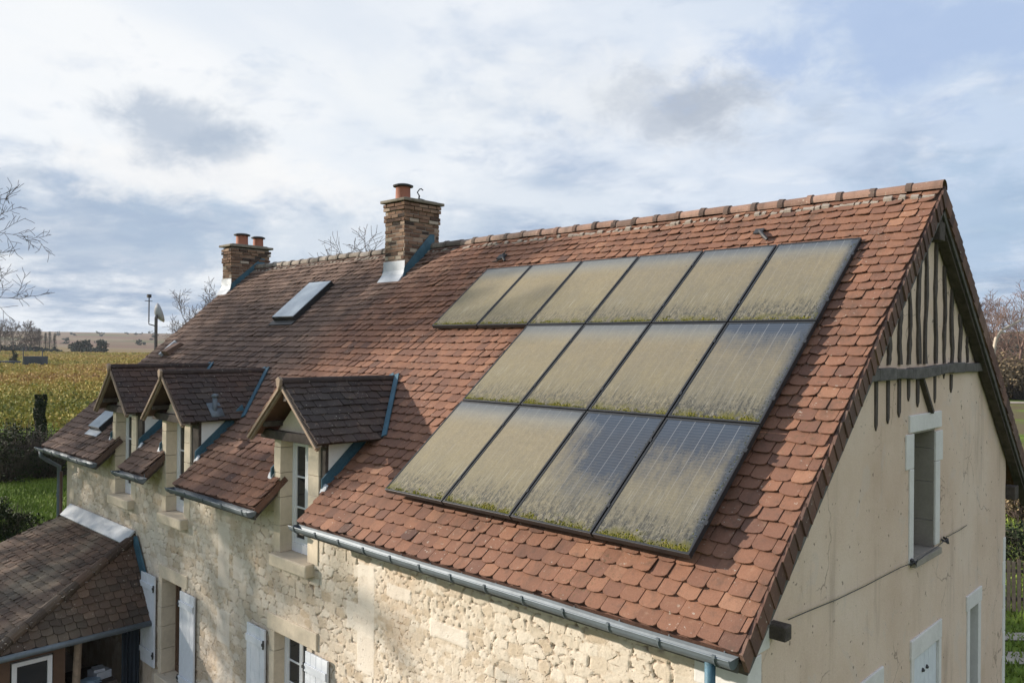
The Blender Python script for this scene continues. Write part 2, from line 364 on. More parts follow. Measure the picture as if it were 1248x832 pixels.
# ---- front wall of rubble stone: a displaced sheet with openings
OPEN = [(-7.26, -6.43, -3.30, -1.77), (-11.00, -10.22, -3.45, -1.805)] + [(d['o'][0], d['o'][1], -.66, 1.0) for d in DOR]
def wall_top(x):
    return .24
xs = np.unique(np.round(np.concatenate([np.arange(-15.9, XG + .001, .016), [o[0] for o in OPEN], [o[1] for o in OPEN], [XG]]), 4))
zs = np.unique(np.round(np.concatenate([np.arange(-4.4, -3.5, .15), np.arange(-3.5, .24, .0145), [.24, -.66, -1.77, -1.805, -3.3, -3.45]]), 4))
X, Zz = np.meshgrid(xs, zs, indexing='ij')
def voronoi(x, z, cx, cz, seed):
    R = np.random.default_rng(seed); J = R.random((512, 512, 3))
    # every course of stones is shifted, and rows wander
    zz = z + .05 * (fbm(x, z, 1.1, 2, 40) - .5); i = np.floor(x / cx).astype(int); j = np.floor(zz / cz).astype(int)
    f1 = np.full(x.shape, 9.); f2 = np.full(x.shape, 9.); rid = np.zeros(x.shape)
    for di in (-2, -1, 0, 1, 2):
        for dj in (-1, 0, 1):
            a = i + di; b = j + dj; jj = J[a % 512, b % 512]
            px = (a + .5 + .5 * (b % 2) + (jj[..., 0] - .5) * .85) * cx; pz = (b + .5 + (jj[..., 1] - .5) * .55) * cz
            d = np.maximum(np.abs(x - px) / cx, 1.0 * np.abs(zz - pz) / cz) * .55 + .45 * np.hypot((x - px) / cx, (zz - pz) / cz)
            n1 = d < f1; f2 = np.where(n1, f1, np.minimum(f2, d)); rid = np.where(n1, jj[..., 2], rid); f1 = np.where(n1, d, f1)
    return f1, f2 - f1, rid
wx = X + .06 * (fbm(X, Zz, .25, 3, 60) - .5); wz = Zz + .06 * (fbm(X, Zz, .25, 3, 70) - .5)
f1, ed, rid = voronoi(wx, wz, .215, .118, 5); _, ed2, rid2 = voronoi(wx + 9, wz + 5, .115, .075, 6)
bigmask = vnoise(X, Zz, .9, 80) > .42
ed = np.where(bigmask, ed, ed2); rid = np.where(bigmask, rid, rid2)
sm = np.clip((ed - .015) / .09, 0, 1); sm = sm * sm * (3 - 2 * sm)
flush = np.clip((fbm(X, Zz, .7, 3, 90) - .38) / .25, 0, 1)             # how far the pointing is washed out
pn = vnoise(X * 1.15, Zz, .042, 95); pit = (1 - sm) * np.clip((pn - .50) / .16, 0, 1) * np.clip((vnoise(X, Zz, .5, 97) - .1) / .4, 0, 1)
hgt = .0068 * sm * (.15 + .85 * rid) * (.2 + .8 * flush) + .008 * (fbm(X, Zz, .05, 3, 110) - .5) + .012 * (fbm(X, Zz, .8, 2, 120) - .5) - .030 * pit
stain = np.clip((fbm(X, Zz, .55, 3, 130) - .60) / .1, 0, 1) * .6
# dressed blocks and repaired patches flush with the wall
PATCH = [(-5.32, -4.98, -1.75, -.42), (-5.55, -5.2, -1.28, -.95), (-4.75, -4.3, -.72, -.56), (-3.95, -3.35, -.98, -.80), (-5.2, -4.6, -2.3, -1.95), (-8.98, -8.62, -1.5, -.5), (-9.0, -8.6, -2.35, -1.85), (-1.6, -1.2, -1.0, -.85), (-8.5, -8.2, -1.3, -.95)]
patch = np.zeros_like(X)
for a, b, c2, d in PATCH:
    j = .03 * (fbm(X, Zz, .12, 2, 140) - .5)
    patch = np.maximum(patch, ((X + j > a) & (X + j < b) & (Zz + j > c2) & (Zz + j < d)) * 1.0)
hgt = np.where(patch > 0, .008 + .006 * (fbm(X, Zz, .1, 3, 150) - .5), hgt); ed = np.where(patch > 0, .5, ed); pit = np.where(patch > 0, 0, pit); stain = np.maximum(stain, patch * .9)
nx, nz = X.shape; idx = np.arange(nx * nz).reshape(nx, nz)
cxm = (xs[:-1] + xs[1:]) / 2; czm = (zs[:-1] + zs[1:]) / 2
keep = np.ones((nx - 1, nz - 1), bool)
for a, b, c2, d in OPEN: keep &= ~(((cxm > a) & (cxm < b))[:, None] & ((czm > c2) & (czm < d))[None, :])
q = np.stack([idx[:-1, :-1], idx[1:, :-1], idx[1:, 1:], idx[:-1, 1:]], -1)[keep]
vv = np.stack([X.ravel(), (YW - hgt).ravel(), Zz.ravel()], -1)
stone_wall = grid_mesh('stone_wall', vv, q.tolist(), M['rubble'], house, {'rnd': rid.ravel(), 'edge': ed.ravel(), 'pit': pit.ravel(), 'stain': stain.ravel()})
# side and rear walls
b = MB(); b.add([(-15.9, YW, GZ), (-15.9, 8.4, GZ), (-15.9, 8.4, .2), (-15.9, W, 3.9), (-15.9, YW, .2)], [(0, 1, 2, 3, 4)][::-1])
b.add([(-15.9, 8.4, GZ), (XG, 8.4, GZ), (XG, 8.4, .2), (-15.9, 8.4, .2)], [(0, 1, 2, 3)]); b.build('rear_wall', M['plaster'], house)
# gable wall with openings
GO = [(4.24, 5.02, -.12, 1.30), (4.30, 5.20, -3.0, -1.26), (6.52, 6.92, -3.2, -1.21), (2.2, 3.2, -3.0, -1.30)]
ys = np.unique(np.round(np.concatenate([np.arange(YW, 8.41, .08), [o[0] for o in GO], [o[1] for o in GO], [8.4, W]]), 4))
zs2 = np.unique(np.round(np.concatenate([np.arange(GZ, 4.0, .08), [o[2] for o in GO], [o[3] for o in GO]]), 4))
Y, Z2 = np.meshgrid(ys, zs2, indexing='ij'); idx = np.arange(Y.size).reshape(Y.shape)
roofz = lambda y: np.minimum(y, 2 * W - y) * H / W - .12
cy = ((ys[:-1] + ys[1:]) / 2)[:, None]; cz = ((zs2[:-1] + zs2[1:]) / 2)[None, :]
keep = np.ones((len(ys) - 1, len(zs2) - 1), bool) & (zs2[:-1][None, :] < np.maximum(roofz(ys[:-1]), roofz(ys[1:]))[:, None])
for a, b_, c2, d in GO: keep &= ~((cy > a) & (cy < b_) & (cz > c2) & (cz < d))
Zc = np.minimum(Z2, np.maximum(roofz(Y), GZ))
q = np.stack([idx[:-1, :-1], idx[1:, :-1], idx[1:, 1:], idx[:-1, 1:]], -1)[keep]
gx = XG + .014 * (fbm(Y, Z2, .9, 3, 160) - .5) + .006 * (fbm(Y, Z2, .2, 2, 170) - .5)
gable_wall = grid_mesh('gable_wall', np.stack([gx.ravel(), Y.ravel(), Zc.ravel()], -1), q.tolist(), M['plaster'], house)
def reveal(mb, axis, a, b, c2, d, p0, p1):
    """four inner faces of an opening as thin slabs; axis 'y' for the front wall, 'x' for the gable"""
    t = .03
    for (u0, u1, w0, w1) in ((a - t, a, c2, d), (b, b + t, c2, d), (a - t, b + t, d, d + t), (a - t, b + t, c2 - t, c2)):
        if axis == 'y': mb.box(u0, u1, p0, p1, w0, w1)
        else: mb.box(p1, p0, u0, u1, w0, w1)

# ---- dressed stone round the front openings, windows, shutters
def window(parent, x0, x1, z0, z1, y, rows, m, leaves=2, fw=.055, glassm='glass'):
    fr = MB(); fr.box(x0, x0 + fw, y, y + .06, z0, z1); fr.box(x1 - fw, x1, y, y + .06, z0, z1)
    fr.box(x0 + fw, x1 - fw, y, y + .06, z1 - fw, z1); fr.box(x0 + fw, x1 - fw, y - .004, y + .07, z0, z0 + .12)
    a, b = x0 + fw, x1 - fw; lw = (b - a) / leaves
    for i in range(leaves):
        p, q = a + i * lw, a + (i + 1) * lw
        fr.box(p, p + .04, y + .012, y + .05, z0 + .12, z1 - fw); fr.box(q - .04, q, y + .012, y + .05, z0 + .12, z1 - fw)
        fr.box(p + .04, q - .04, y + .012, y + .05, z0 + .12, z0 + .19); fr.box(p + .04, q - .04, y + .012, y + .05, z1 - fw - .045, z1 - fw)
        for k in range(1, rows):
            zz = z0 + .19 + (z1 - fw - .045 - z0 - .19) * k / rows; fr.box(p + .04, q - .04, y + .02, y + .045, zz - .013, zz + .013)
    o = fr.build('window_frame', m, parent, bevel=.003)
    for i in range(leaves):
        p, q = a + i * lw + .04, a + (i + 1) * lw - .04
        g = MB(); g.box(p - .006, q + .006, y + .030, y + .036, z0 + .185, z1 - fw - .04); g.build('pane', M[glassm], o if parent is house else parent)
    return o
def curtain(parent, x0, x1, z0, z1, y):
    mb = MB(); n = 14
    for s0, s1 in ((x0, x0 + (x1 - x0) * .3), (x1 - (x1 - x0) * .3, x1)):
        vv = []
        for i in range(n + 1):
            vv += [(s0 + (s1 - s0) * i / n, y + .02 * math.sin(i * 1.7), z) for z in (z0, z1)]
        mb.add(vv, [(2 * i, 2 * i + 2, 2 * i + 3, 2 * i + 1) for i in range(n)])
    return mb
def blocks(mb, x0, x1, z0, z1, y0, y1, hs, r):
    z = z0
    while z < z1 - .02:
        h = min(hs * r.uniform(.7, 1.3), z1 - z)
        if z1 - z - h < .08: h = z1 - z
        mb.box(x0, x1, y0 - r.uniform(0, .006), y1, z + .003, z + h - .003, r.random()); z += h
def shutter(x0, x1, z0, z1, y, label, hinge_left):
    mb = MB(); n = 4; w = (x1 - x0) / n; r = random.Random(int(x0 * 100))
    for i in range(n): mb.box(x0 + i * w + .002, x0 + (i + 1) * w - .002, y - .028 - r.uniform(0, .003), y, z0, z1)
    o = mb.build('shutter', M['shutter'], house, bevel=.004); o['label'] = label
    for zz in (z0 + .22, z1 - .20):
        b = MB(); b.box(x0 + .01, x1 - .01, y - .052, y - .0315, zz - .05, zz + .05); b.build('batten', M['shutter'], o, bevel=.004)
        hx = x0 if hinge_left else x1
        b = MB(); b.box(hx - .03, hx + .03, y - .062, y - .0525, zz - .018, zz + .018); b.tube([(hx, y - .05, zz - .06), (hx, y - .05, zz + .06)], .012, 8); b.build('hinge', M['iron'], o)
    return o
r = random.Random(21)
def part(name, parent, loc, label=None):
    o = bpy.data.objects.new(name, None); COL.objects.link(o); o.empty_display_size = .1; o.parent = parent; o.location = V((loc[0], loc[1], loc[2] + Z0)) - wloc(parent)
    if label: o['label'] = label
    return o
def front_opening(x0, x1, z0, z1, lint, m, rows, depth=.22, leaves=2):
    su = part('window_surround', house, (x0, YW, z0))
    for a, b in ((x0 - .13, x0), (x1, x1 + .13)):
        s = MB(); blocks(s, a, b, z0, z1, YW - .022, YW + depth, .42, r); s.build('jamb', M['dressed'], su, bevel=.006)
    l = MB(); l.box(lint[0], lint[1], YW - .030, YW + depth, z1 + .003, lint[2]); l.build('lintel', M['dressed'], su, bevel=.012)
    l = MB(); l.box(x0 - .12, x1 + .12, YW - .09, YW + depth, z0 - .16, z0 - .003); l.build('sill', M['dressed'], su, bevel=.012)
    w = window(house, x0 + .003, x1 - .003, z0, z1 - .002, YW + depth - .08, rows, m, leaves)
    b = MB(); b.box(x0, x1, YW + depth + .25, YW + depth + .27, z0, z1); b.build('dark_room', M['iron'], w)
    return su
front_opening(-7.26, -6.43, -3.30, -1.77, (-7.45, -6.19, -1.535), M['paint_white'], 4)
front_opening(-11.00, -10.22, -3.45, -1.805, (-11.10, -10.02, -1.58), M['wood_brown'], 3, .30)
shutter(-7.96, -7.45, -3.32, -1.80, YW - .035, 'pale shutter left of the lower window', False)
shutter(-6.40, -5.88, -3.32, -1.80, YW - .035, 'pale shutter right of the lower window', True)
shutter(-11.78, -11.20, -3.40, -1.83, YW - .035, 'pale shutter beside the porch roof', False)
shutter(-10.20, -9.67, -3.48, -1.84, YW - .035, 'pale shutter right of the brown window', True)

# ---- dormers
def dormer(i, d):
    c, hw, zr, ze = d['c'], d['hw'], d['zr'], d['ze']; jl, jr = d['j']; ol, orr = d['o']; r = random.Random(30 + i)
    zb = ze - .02
    body = part('dormer', house, (c, YW, 0))
    for a, b in ((ol - .17 if i == 0 else jl, ol), (orr, jr)):
        s = MB(); blocks(s, a, b, -.66, zb, YW - .012, YW + .26, .36, r); s.build('jamb', M['dressed'], body, bevel=.006)
    body['label'] = ('nearest dormer, beside the solar panels', 'middle dormer with a vent pipe on its roof', 'farthest dormer')[i]
    yf = .10; sl = (zr - ze) / hw
    # gable triangle above the beam, plastered
    g = MB(); zt = zr - .16; hh = (zt - zb) / sl
    g.prism([(c - hh, YW + .02, zb), (c + hh, YW + .02, zb), (c, YW + .02, zt)], (0, .12, 0)); g.build('dormer_gable', M['dressed'], body)
    bm = MB(); bm.box(jl - .22, jr + .2, YW - .10, YW + .01, zb - .045, zb + .075); bm.build('lintel_beam', M['wood'], body, bevel=.008)
    # two roof planes running back into the main roof; right one has shade in its colour
    k = H / W; ln = .10; 
    for sgn in (-1, 1):
        u = (0, sgn * 1.0, 0); v = (-sgn * hw, 0, zr - ze); n_ = math.hypot(hw, zr - ze)
        # right plane: u = +y, v towards the ridge; left plane mirrored
        def spans(t):
            z = ze + (zr - ze) * t / n_; yb = z / k + .10
            return [(0, yb - yf)] if sgn > 0 else [(-(yb - yf), 0)]
        o_ = (c + sgn * hw, yf, ze)
        rm = tiling(o_, u, v, n_, spans, expo=.128, tw=.20, seed=40 + i * 3 + sgn, deck=.018, wav=.008, base=.002, round_=.35)
        rm.build('dormer_roof', M['tile_shade_dark'] if sgn > 0 else M['tile'], body)
    # ridge capping with a worn pale end, mortared
    rc = MB(); x_ = c; yend = zr / k + .14; y_ = yf - .02
    while y_ < yend:
        y2 = min(yend, y_ + .33); A = []
        for yy, rad in ((y_, .062), (y2, .056)):
            A += [(x_ + rad * math.sin(a), yy, zr + .028 + rad * (math.cos(a) - .6) + r.uniform(-.004, .004)) for a in [math.radians(-95 + 23.75 * q) for q in range(9)]]
        rc.add(A, [(q, q + 1, q + 10, q + 9) for q in range(8)], r.uniform(.0, .3)); y_ = y2 - .01 if y2 < yend - .001 else yend
    rcap = rc.build('ridge_capping', M['tile_shade_dark'], body)
    nz_ = MB(); nz_.prism([(c - .06, yf - .055, zr + .03), (c, yf - .055, zr + .07), (c + .06, yf - .055, zr + .03), (c + .045, yf - .055, zr - .05), (c, yf - .055, zr - .11), (c - .045, yf - .055, zr - .05)], (0, .05, 0)); nz_.build('ridge_stone', M['wood_pale'], body, bevel=.012)
    # barge boards and soffit
    bb = MB(); nrm = math.hypot(hw, zr - ze)
    for sgn in (-1, 1):
        a = V((c + sgn * (hw + .01), 0, ze - .035)); b_ = V((c, 0, zr - .03)); dd = b_ - a
        for (ya, yb, wd) in ((yf - .025, yf, .036), (yf + .006, yf + .045, .066)):
            pp = V((-dd[2] * sgn, 0, dd[0] * sgn)).normalized() * (-wd) * (1 if sgn * 1 > 0 else 1)
            if pp[2] > 0: pp = -pp
            bb.prism([a + V((0, ya, 0)), b_ + V((0, ya, 0)), b_ + pp + V((0, ya, 0)), a + pp + V((0, ya, 0))], (0, yb - ya, 0), r.random())
    bb.build('bargeboard', M['wood_pale'], body)
    # purlins under the overhang
    for (px, pz) in ((c - hw * .62, ze + .25), (c + hw * .62, ze + .25), (c, zr - .13)):
        pu = MB(); pu.box(px - .035, px + .035, yf + .05, YW + .06, pz - .13, pz - .06); pu.build('purlin', M['wood'], body)
    # cheeks: white render, dark corner post, blue flashing along the slope
    for sgn, xx in ((1, d['cut'][1] - .04), (-1, jl)):
        ybk = ze / k + .02; x0, x1 = (xx - .08, xx + .002) if sgn > 0 else (xx - .002, xx + .08)
        ch = MB(); ch.prism([(x0, YW + .06, (YW + .06) * k - .04), (x0, ybk, ybk * k - .04), (x0, ybk, ze), (x0, YW + .06, ze)], (x1 - x0, 0, 0)); ch.build('cheek', M['render_white'], body)
        po = MB(); po.box(*((jr - .01, xx + .004) if sgn > 0 else (jl - .004, jl + .06)), YW + .015, YW + .06, YW * k - .05, ze); po.build('corner_post', M['wood'], body)
        fl = MB(); w = .15; ya, yb = YW - .05, ybk + .05; xa, xb = (xx + .006, xx + .03) if sgn > 0 else (xx - .03, xx - .006)
        fl.prism([(xa, ya, ya * k + .035), (xa, yb, yb * k + .035), (xa, yb - .04, yb * k + .035 + w * .9), (xa, ya, ya * k + .035 + w)], (xb - xa, 0, 0))
        xa2, xb2 = (xx + .03, xx + .06) if sgn > 0 else (xx - .06, xx - .03)
        fl.prism([(xa2, ya + .02, ya * k + .052), (xa2, yb, yb * k + .052), (xa2, yb, yb * k + .066), (xa2, ya + .02, ya * k + .066)], (xb2 - xa2, 0, 0))
        fl.build('cheek_flashing', M['zinc_blue'], body)
        e = MB(); ex = xx + sgn * .05; e.prism([(ex - .05, YW - .07, YW * k - .035), (ex + .05, YW - .07, YW * k - .03), (ex + .05, YW - .03, YW * k + .05), (ex - .05, YW - .03, YW * k + .07)], (0, .03, .02)); e.build('flashing_end', M['zinc_white'], body)
        # valley flashing from the dormer eave up to its ridge
        p0 = V((c + sgn * hw, ze / k, ze)); p1 = V((c, zr / k, zr)); nn = V((0, -SU, CU)); al = (p1 - p0); side = al.normalized().cross(nn).normalized() * (1 if sgn > 0 else -1)
        if side[0] * sgn < 0: side = -side
        va = MB(); va.obox(p0 + nn * .05 + side * .01 - al * .02, al * 1.02, side * .075, nn * .018); va.build('valley_flashing', M['zinc_blue'], body)
    # window, sill and a dark room behind
    w = window(body, ol + .003, orr - .003, -.655, zb - .05, YW + .17, 3, M['paint_white'], 2, .05)
    rm = MB(); rm.box(ol - .1, orr + .1, YW + .40, YW + .42, -.7, zb); rm.build('dark_room', M['iron'], body)
    cu = curtain(body, ol + .06, orr - .06, -.5, zb - .1, YW + .30); cu.build('curtain', M['render_white'], body)
    si = MB(); si.box(ol - .10, orr + .14, YW - .13, YW + .24, -.83, -.66); si.build('sill', M['dressed'], body, bevel=.02)
    return body
dormers = [dormer(i, d) for i, d in enumerate(DOR)]
# vent pipe on the middle dormer
VX, VY, VZ = -9.755, .69, 1.10
vp = MB(); vp.tube([(VX, VY, VZ - .1), (VX, VY, VZ + .24)], .040, 12); vp.lathe((VX, VY, VZ + .24), [(.05, 0), (.062, .02), (.045, .05), (0.01, .06)], 12); vp.obox((VX - .11, VY - .1, VZ + .13), (.22, 0, -.21), (0, .22, 0), (.012, 0, .014)); vp.build('vent_pipe', M['zinc'], dormers[1], smooth=True)

# ---- gutters, brackets and downpipes
def gutter(x0, x1, label=None):
    g = MB(); n = 9; R = .075; yc, zc = -.055, -.035
    prof = [(yc + R * math.cos(a), zc + R * math.sin(a)) for a in [math.pi + math.pi * k / n for k in range(n + 1)]]
    pin = [(yc + (R - .006) * math.cos(a), zc + (R - .006) * math.sin(a)) for a in [math.pi + math.pi * k / n for k in range(n + 1)]]
    m = n + 1; xs_ = np.linspace(x0, x1, max(2, int((x1 - x0) / .8)))
    ring = []
    for k, xx in enumerate(xs_):
        dz = .006 * math.sin(k * 2.1)
        ring += [(xx, y, z + dz) for y, z in prof] + [(xx, y, z + dz) for y, z in pin]
    S = 2 * m
    for k in range(len(xs_) - 1):
        a = k * S; b_ = a + S
        fs = [(a + q, a + q + 1, b_ + q + 1, b_ + q) for q in range(n)] + [(a + m + q + 1, a + m + q, b_ + m + q, b_ + m + q + 1) for q in range(n)] + [(a, b_, b_ + m, a + m), (a + n, a + m + n, b_ + m + n, b_ + n)]
        g.add(ring, [], .5) if k == 0 else None
        g.f += fs; g.t += [.5] * len(fs); g.m += [0] * len(fs)
    for xx, flip in ((x0, 0), (x1, 1)): g.add([(xx, y, z) for y, z in prof], [tuple(range(m))])
    g.tube([(x0, yc - R, zc + .004), (x1, yc - R, zc + .004)], .008, 8)
    o = g.build('gutter', M['zinc'], house, smooth=False)
    nb = max(2, int((x1 - x0) / .46))
    for k in range(nb):
        xx = x0 + .12 + (x1 - x0 - .24) * k / (nb - 1); bq = MB()
        pts = [(xx, yc + (R + .006) * math.cos(a), zc + (R + .006) * math.sin(a)) for a in [math.pi + math.pi * q / 8 for q in range(9)]]
        bq.tube(pts + [(xx, .03, .015)], .007, 5); bq.obox((xx - .013, yc - R - .016, zc), (.026, 0, 0), (0, .02, 0), (0, 0, .022)); bq.build('bracket', M['zinc'], o)
    return o
for a, b_ in ((-16.30, -13.06), (-11.98, -10.78), (-9.71, -7.13), (-6.06, -.02)): gutter(a, b_)
# zinc apron between gutter and tiles, and plain rafter feet under the eaves
for a, b_ in ((-16.15, -13.14), (-11.94, -10.95), (-9.68, -7.17), (-6.04, -.03)):
    fa = MB(); fa.box(a, b_, .015, .04, -.16, -.075); fa.build('fascia', M['wood_grey'], house)
    n = max(2, int((b_ - a) / .6)); 
    for k in range(n):
        xx = a + .08 + (b_ - a - .16) * k / (n - 1); q = MB(); q.obox((xx - .035, .045, -.165), (.07, 0, 0), (0, .37, .32), (0, -.02, .07)); q.build('rafter_foot', M['wood'], house)
for (px, zt, lb) in ((-.215, -.10, None), (-16.12, -.10, None)):
    dp = MB(); yy = -.055
    dp.tube([(px, yy, zt), (px, yy, zt - .10), (px, .06, -.30), (px, YW - .10, -.46), (px, YW - .10, -1.0), (px, YW - .10, -2.6), (px, YW - .10, GZ)] if px < -5 else [(px, yy, zt), (px, yy, -.6), (px, yy + .25, -.85), (px, YW - .09, -1.0), (px, YW - .09, GZ)], .042, 12)
    o = dp.build('downpipe', M['zinc_blue'] if px > -5 else M['zinc'], house, smooth=True)
    for zz in (-1.1, -2.5, -3.9):
        c_ = MB(); c_.tube([(px, YW - .10, zz), (px, YW - .10, zz + .05)], .052, 12); c_.build('pipe_collar', M['zinc'], o)
sp = MB(); sp.tube([(-15.98, YW - .1, -.55), (-15.98, YW - .1, GZ)], .03, 10); sp.build('soil_pipe', M['wood_brown'], house, smooth=True)

# ---- corner stones
qs = MB(); z = GZ; k = 0
while z < -.02:
    h = .30; a = .36 if k % 2 else .22
    qs.box(XG - a * 1.3, XG + .012, YW - .012, YW + (.36 if k % 2 == 0 else .22), z, min(z + h - .006, .16), random.random()); z += h; k += 1
qs.build('corner_stones', M['whitestone'], house, bevel=.01)
qs = MB(); z = GZ; k = 0
while z < -.75:
    qs.box(XG - .3, XG + .010, 8.4 - (.15 if k % 2 else .12), 8.41, z, z + .347); z += .35; k += 1
qs.build('corner_stones', M['whitestone'], house, bevel=.01)
qs = MB(); z = GZ; k = 0
while z < -.2:
    qs.box(-15.91, -15.9 + (.42 if k % 2 else .26), YW - .012, YW + .3, z, z + .294); z += .30; k += 1
qs.build('corner_stones', M['dressed'], house, bevel=.01)

# ---- gable: attic window, shuttered windows, timbers, purlins
px = XG + .016
aw = part('attic_window', house, (XG, 4.6, -.15), 'open attic window in the gable')
for bb_ in ((3.98, 4.24, .90, 1.29), (4.10, 4.24, -.16, .897), (5.02, 5.29, .90, 1.26), (5.02, 5.19, -.10, .897)):
    s = MB(); s.box(XG - .45, px, *bb_); s.build('jamb', M['whitestone'], aw, bevel=.008)
b = MB(); b.box(XG - .45, px + .008, 4.08, 5.21, 1.303, 1.50); b.build('lintel', M['whitestone'], aw, bevel=.01)
rv = MB(); r = random.Random(8)
for (ya, yb) in ((4.243, 4.262), (5.0, 5.017)):
    z = -.12
    for h in (.32, .46, .40, .24): rv.box(XG - .55, XG - .004, ya, yb, z, z + h - .006, r.random()); z += h
rv.box(XG - .55, XG - .004, 4.262, 5.0, 1.28, 1.299); rv.build('reveal', M['palestone'], aw)
b = MB(); b.box(XG - .5, px + .05, 4.16, 5.10, -.20, -.122); b.build('sill', M['palestone'], aw, bevel=.01)
b = MB(); b.box(XG - .62, XG - .56, 4.2, 5.05, -.15, 1.32); b.build('dark_room', M['iron'], aw)
def gshutter(y0, y1, z0, z1, lint, leaves, label):
    o = part('window_surround', house, (XG, y0, z0), label)
    for a, b in ((y0 - .09, y0), (y1, y1 + .09)):
        s = MB(); s.box(XG - .2, px, a, b, z0, z1); s.build('jamb', M['whitestone'], o, bevel=.006)
    b = MB(); b.box(XG - .2, px + .006, lint[0], lint[1], z1 + .003, lint[2]); b.build('lintel', M['whitestone'], o, bevel=.01)
    w = (y1 - y0) / leaves
    for i in range(leaves):
        q = MB(); n = 3
        for k in range(n): q.box(XG - .05, XG - .015 - random.uniform(0, .003), y0 + i * w + w * k / n + .003, y0 + i * w + w * (k + 1) / n - .003, z0, z1 - .03)
        q.build('shutter', M['shutter'], o, bevel=.003)
        kb = MB(); kb.lathe((XG - .012, y0 + w + (.07 if i else -.07), z1 - .25), [(.018, 0), (.026, .02), (.012, .04)], 8); kb.build('knob', M['iron'], o)
    return o
gshutter(4.30, 5.20, -3.0, -1.26, (4.19, 5.29, -1.03), 2, 'closed double shutters low in the gable')
gshutter(2.2, 3.2, -3.0, -1.30, (2.1, 3.33, -1.06), 2, 'closed shutters at the foot of the gable')
o = part('narrow_window', house, (XG, 6.7, -3.2))
for a, b_ in ((6.40, 6.52), (6.92, 7.05)):
    s = MB(); s.box(XG - .4, px, a, b_, -3.2, -1.21); s.build('jamb', M['whitestone'], o, bevel=.006)
b = MB(); b.box(XG - .4, px + .006, 6.36, 7.08, -1.207, -1.005); b.build('lintel', M['whitestone'], o, bevel=.01)
b = MB(); b.box(XG - .25, XG - .22, 6.5, 6.94, -3.2, -1.2); b.build('pane', M['glass'], o)
tb = MB(); [tb.beam((XG + .03, 2.50 + 4.5 * k / 9, 1.955 + .066 * k / 9 + .014 * math.sin(k * 1.3)), (XG + .03, 2.50 + 4.5 * (k + 1) / 9, 1.955 + .066 * (k + 1) / 9 + .014 * math.sin((k + 1) * 1.3)), .09, .12 + .012 * math.sin(k * 2.3)) for k in range(9)]; tb.build('tie_beam', M['wood_grey'], house, bevel=.012)
r = random.Random(17)
for y_, low in ((3.08, 1.40), (3.42, 1.45), (3.76, 1.50), (4.06, 1.66), (4.37, 1.58), (4.62, 0), (4.98, 1.60), (5.33, 1.88), (5.63, 1.70), (5.98, 0), (6.3, 0)):
    zt = float(roofz(np.array(y_))) - .22
    s = MB(); n = 11; w = r.uniform(.065, .105)
    if zt > 2.15:
        zz = np.linspace(2.07, zt, n); ed_ = [(y_ - w / 2 + r.uniform(-.016, .016) + .02 * math.sin(i * .7 + y_ * 9), y_ + w / 2 + r.uniform(-.016, .016) + .02 * math.sin(i * .7 + y_ * 9), z) for i, z in enumerate(zz)]
        vv_ = [q for (ya, yb_, z) in ed_ for q in ((XG - .03, ya, z), (XG - .03, yb_, z), (XG + .024, yb_ - .006, z), (XG + .024, ya + .006, z))]
        s.add(vv_, [f for i in range(n - 1) for f in ((4 * i + 3, 4 * i + 2, 4 * i + 6, 4 * i + 7), (4 * i, 4 * i + 3, 4 * i + 7, 4 * i + 4), (4 * i + 2, 4 * i + 1, 4 * i + 5, 4 * i + 6))] + [(0, 1, 2, 3), (4 * n - 1, 4 * n - 2, 4 * n - 3, 4 * n - 4)])
        s.build('stud', M['wood'], house)
    if low:
        s = MB(); s.prism([(XG - .03, y_ - w * .45, 1.93), (XG - .03, y_ + w * .45, 1.93), (XG - .03, y_ + w * .40, low + .06), (XG - .03, y_ + w * .12, low + .025), (XG - .03, y_ - w * .05, low), (XG - .03, y_ - w * .38, low + .05)], (.044, 0, 0)); s.build('stud_foot', M['wood'], house)
s = MB(); s.beam((XG + .005, 4.42, 1.92), (XG + .005, 4.80, 1.50), .04, .10, up=(1, 0, 0)); s.build('brace', M['wood'], house)
for (y_, z_, w, h) in ((W, H - .50, .20, .22), (.80, -.055, .12, .125), (8.55, .10, .22, .2), (6.95, 2.02, .20, .17)):
    s = MB(); s.box(XG - .2, XG + .15 if y_ < 6 else XG + .12, y_ - w / 2, y_ + w / 2, z_ - h / 2, z_ + h / 2); s.build('purlin_end', M['wood'], house, bevel=.012)

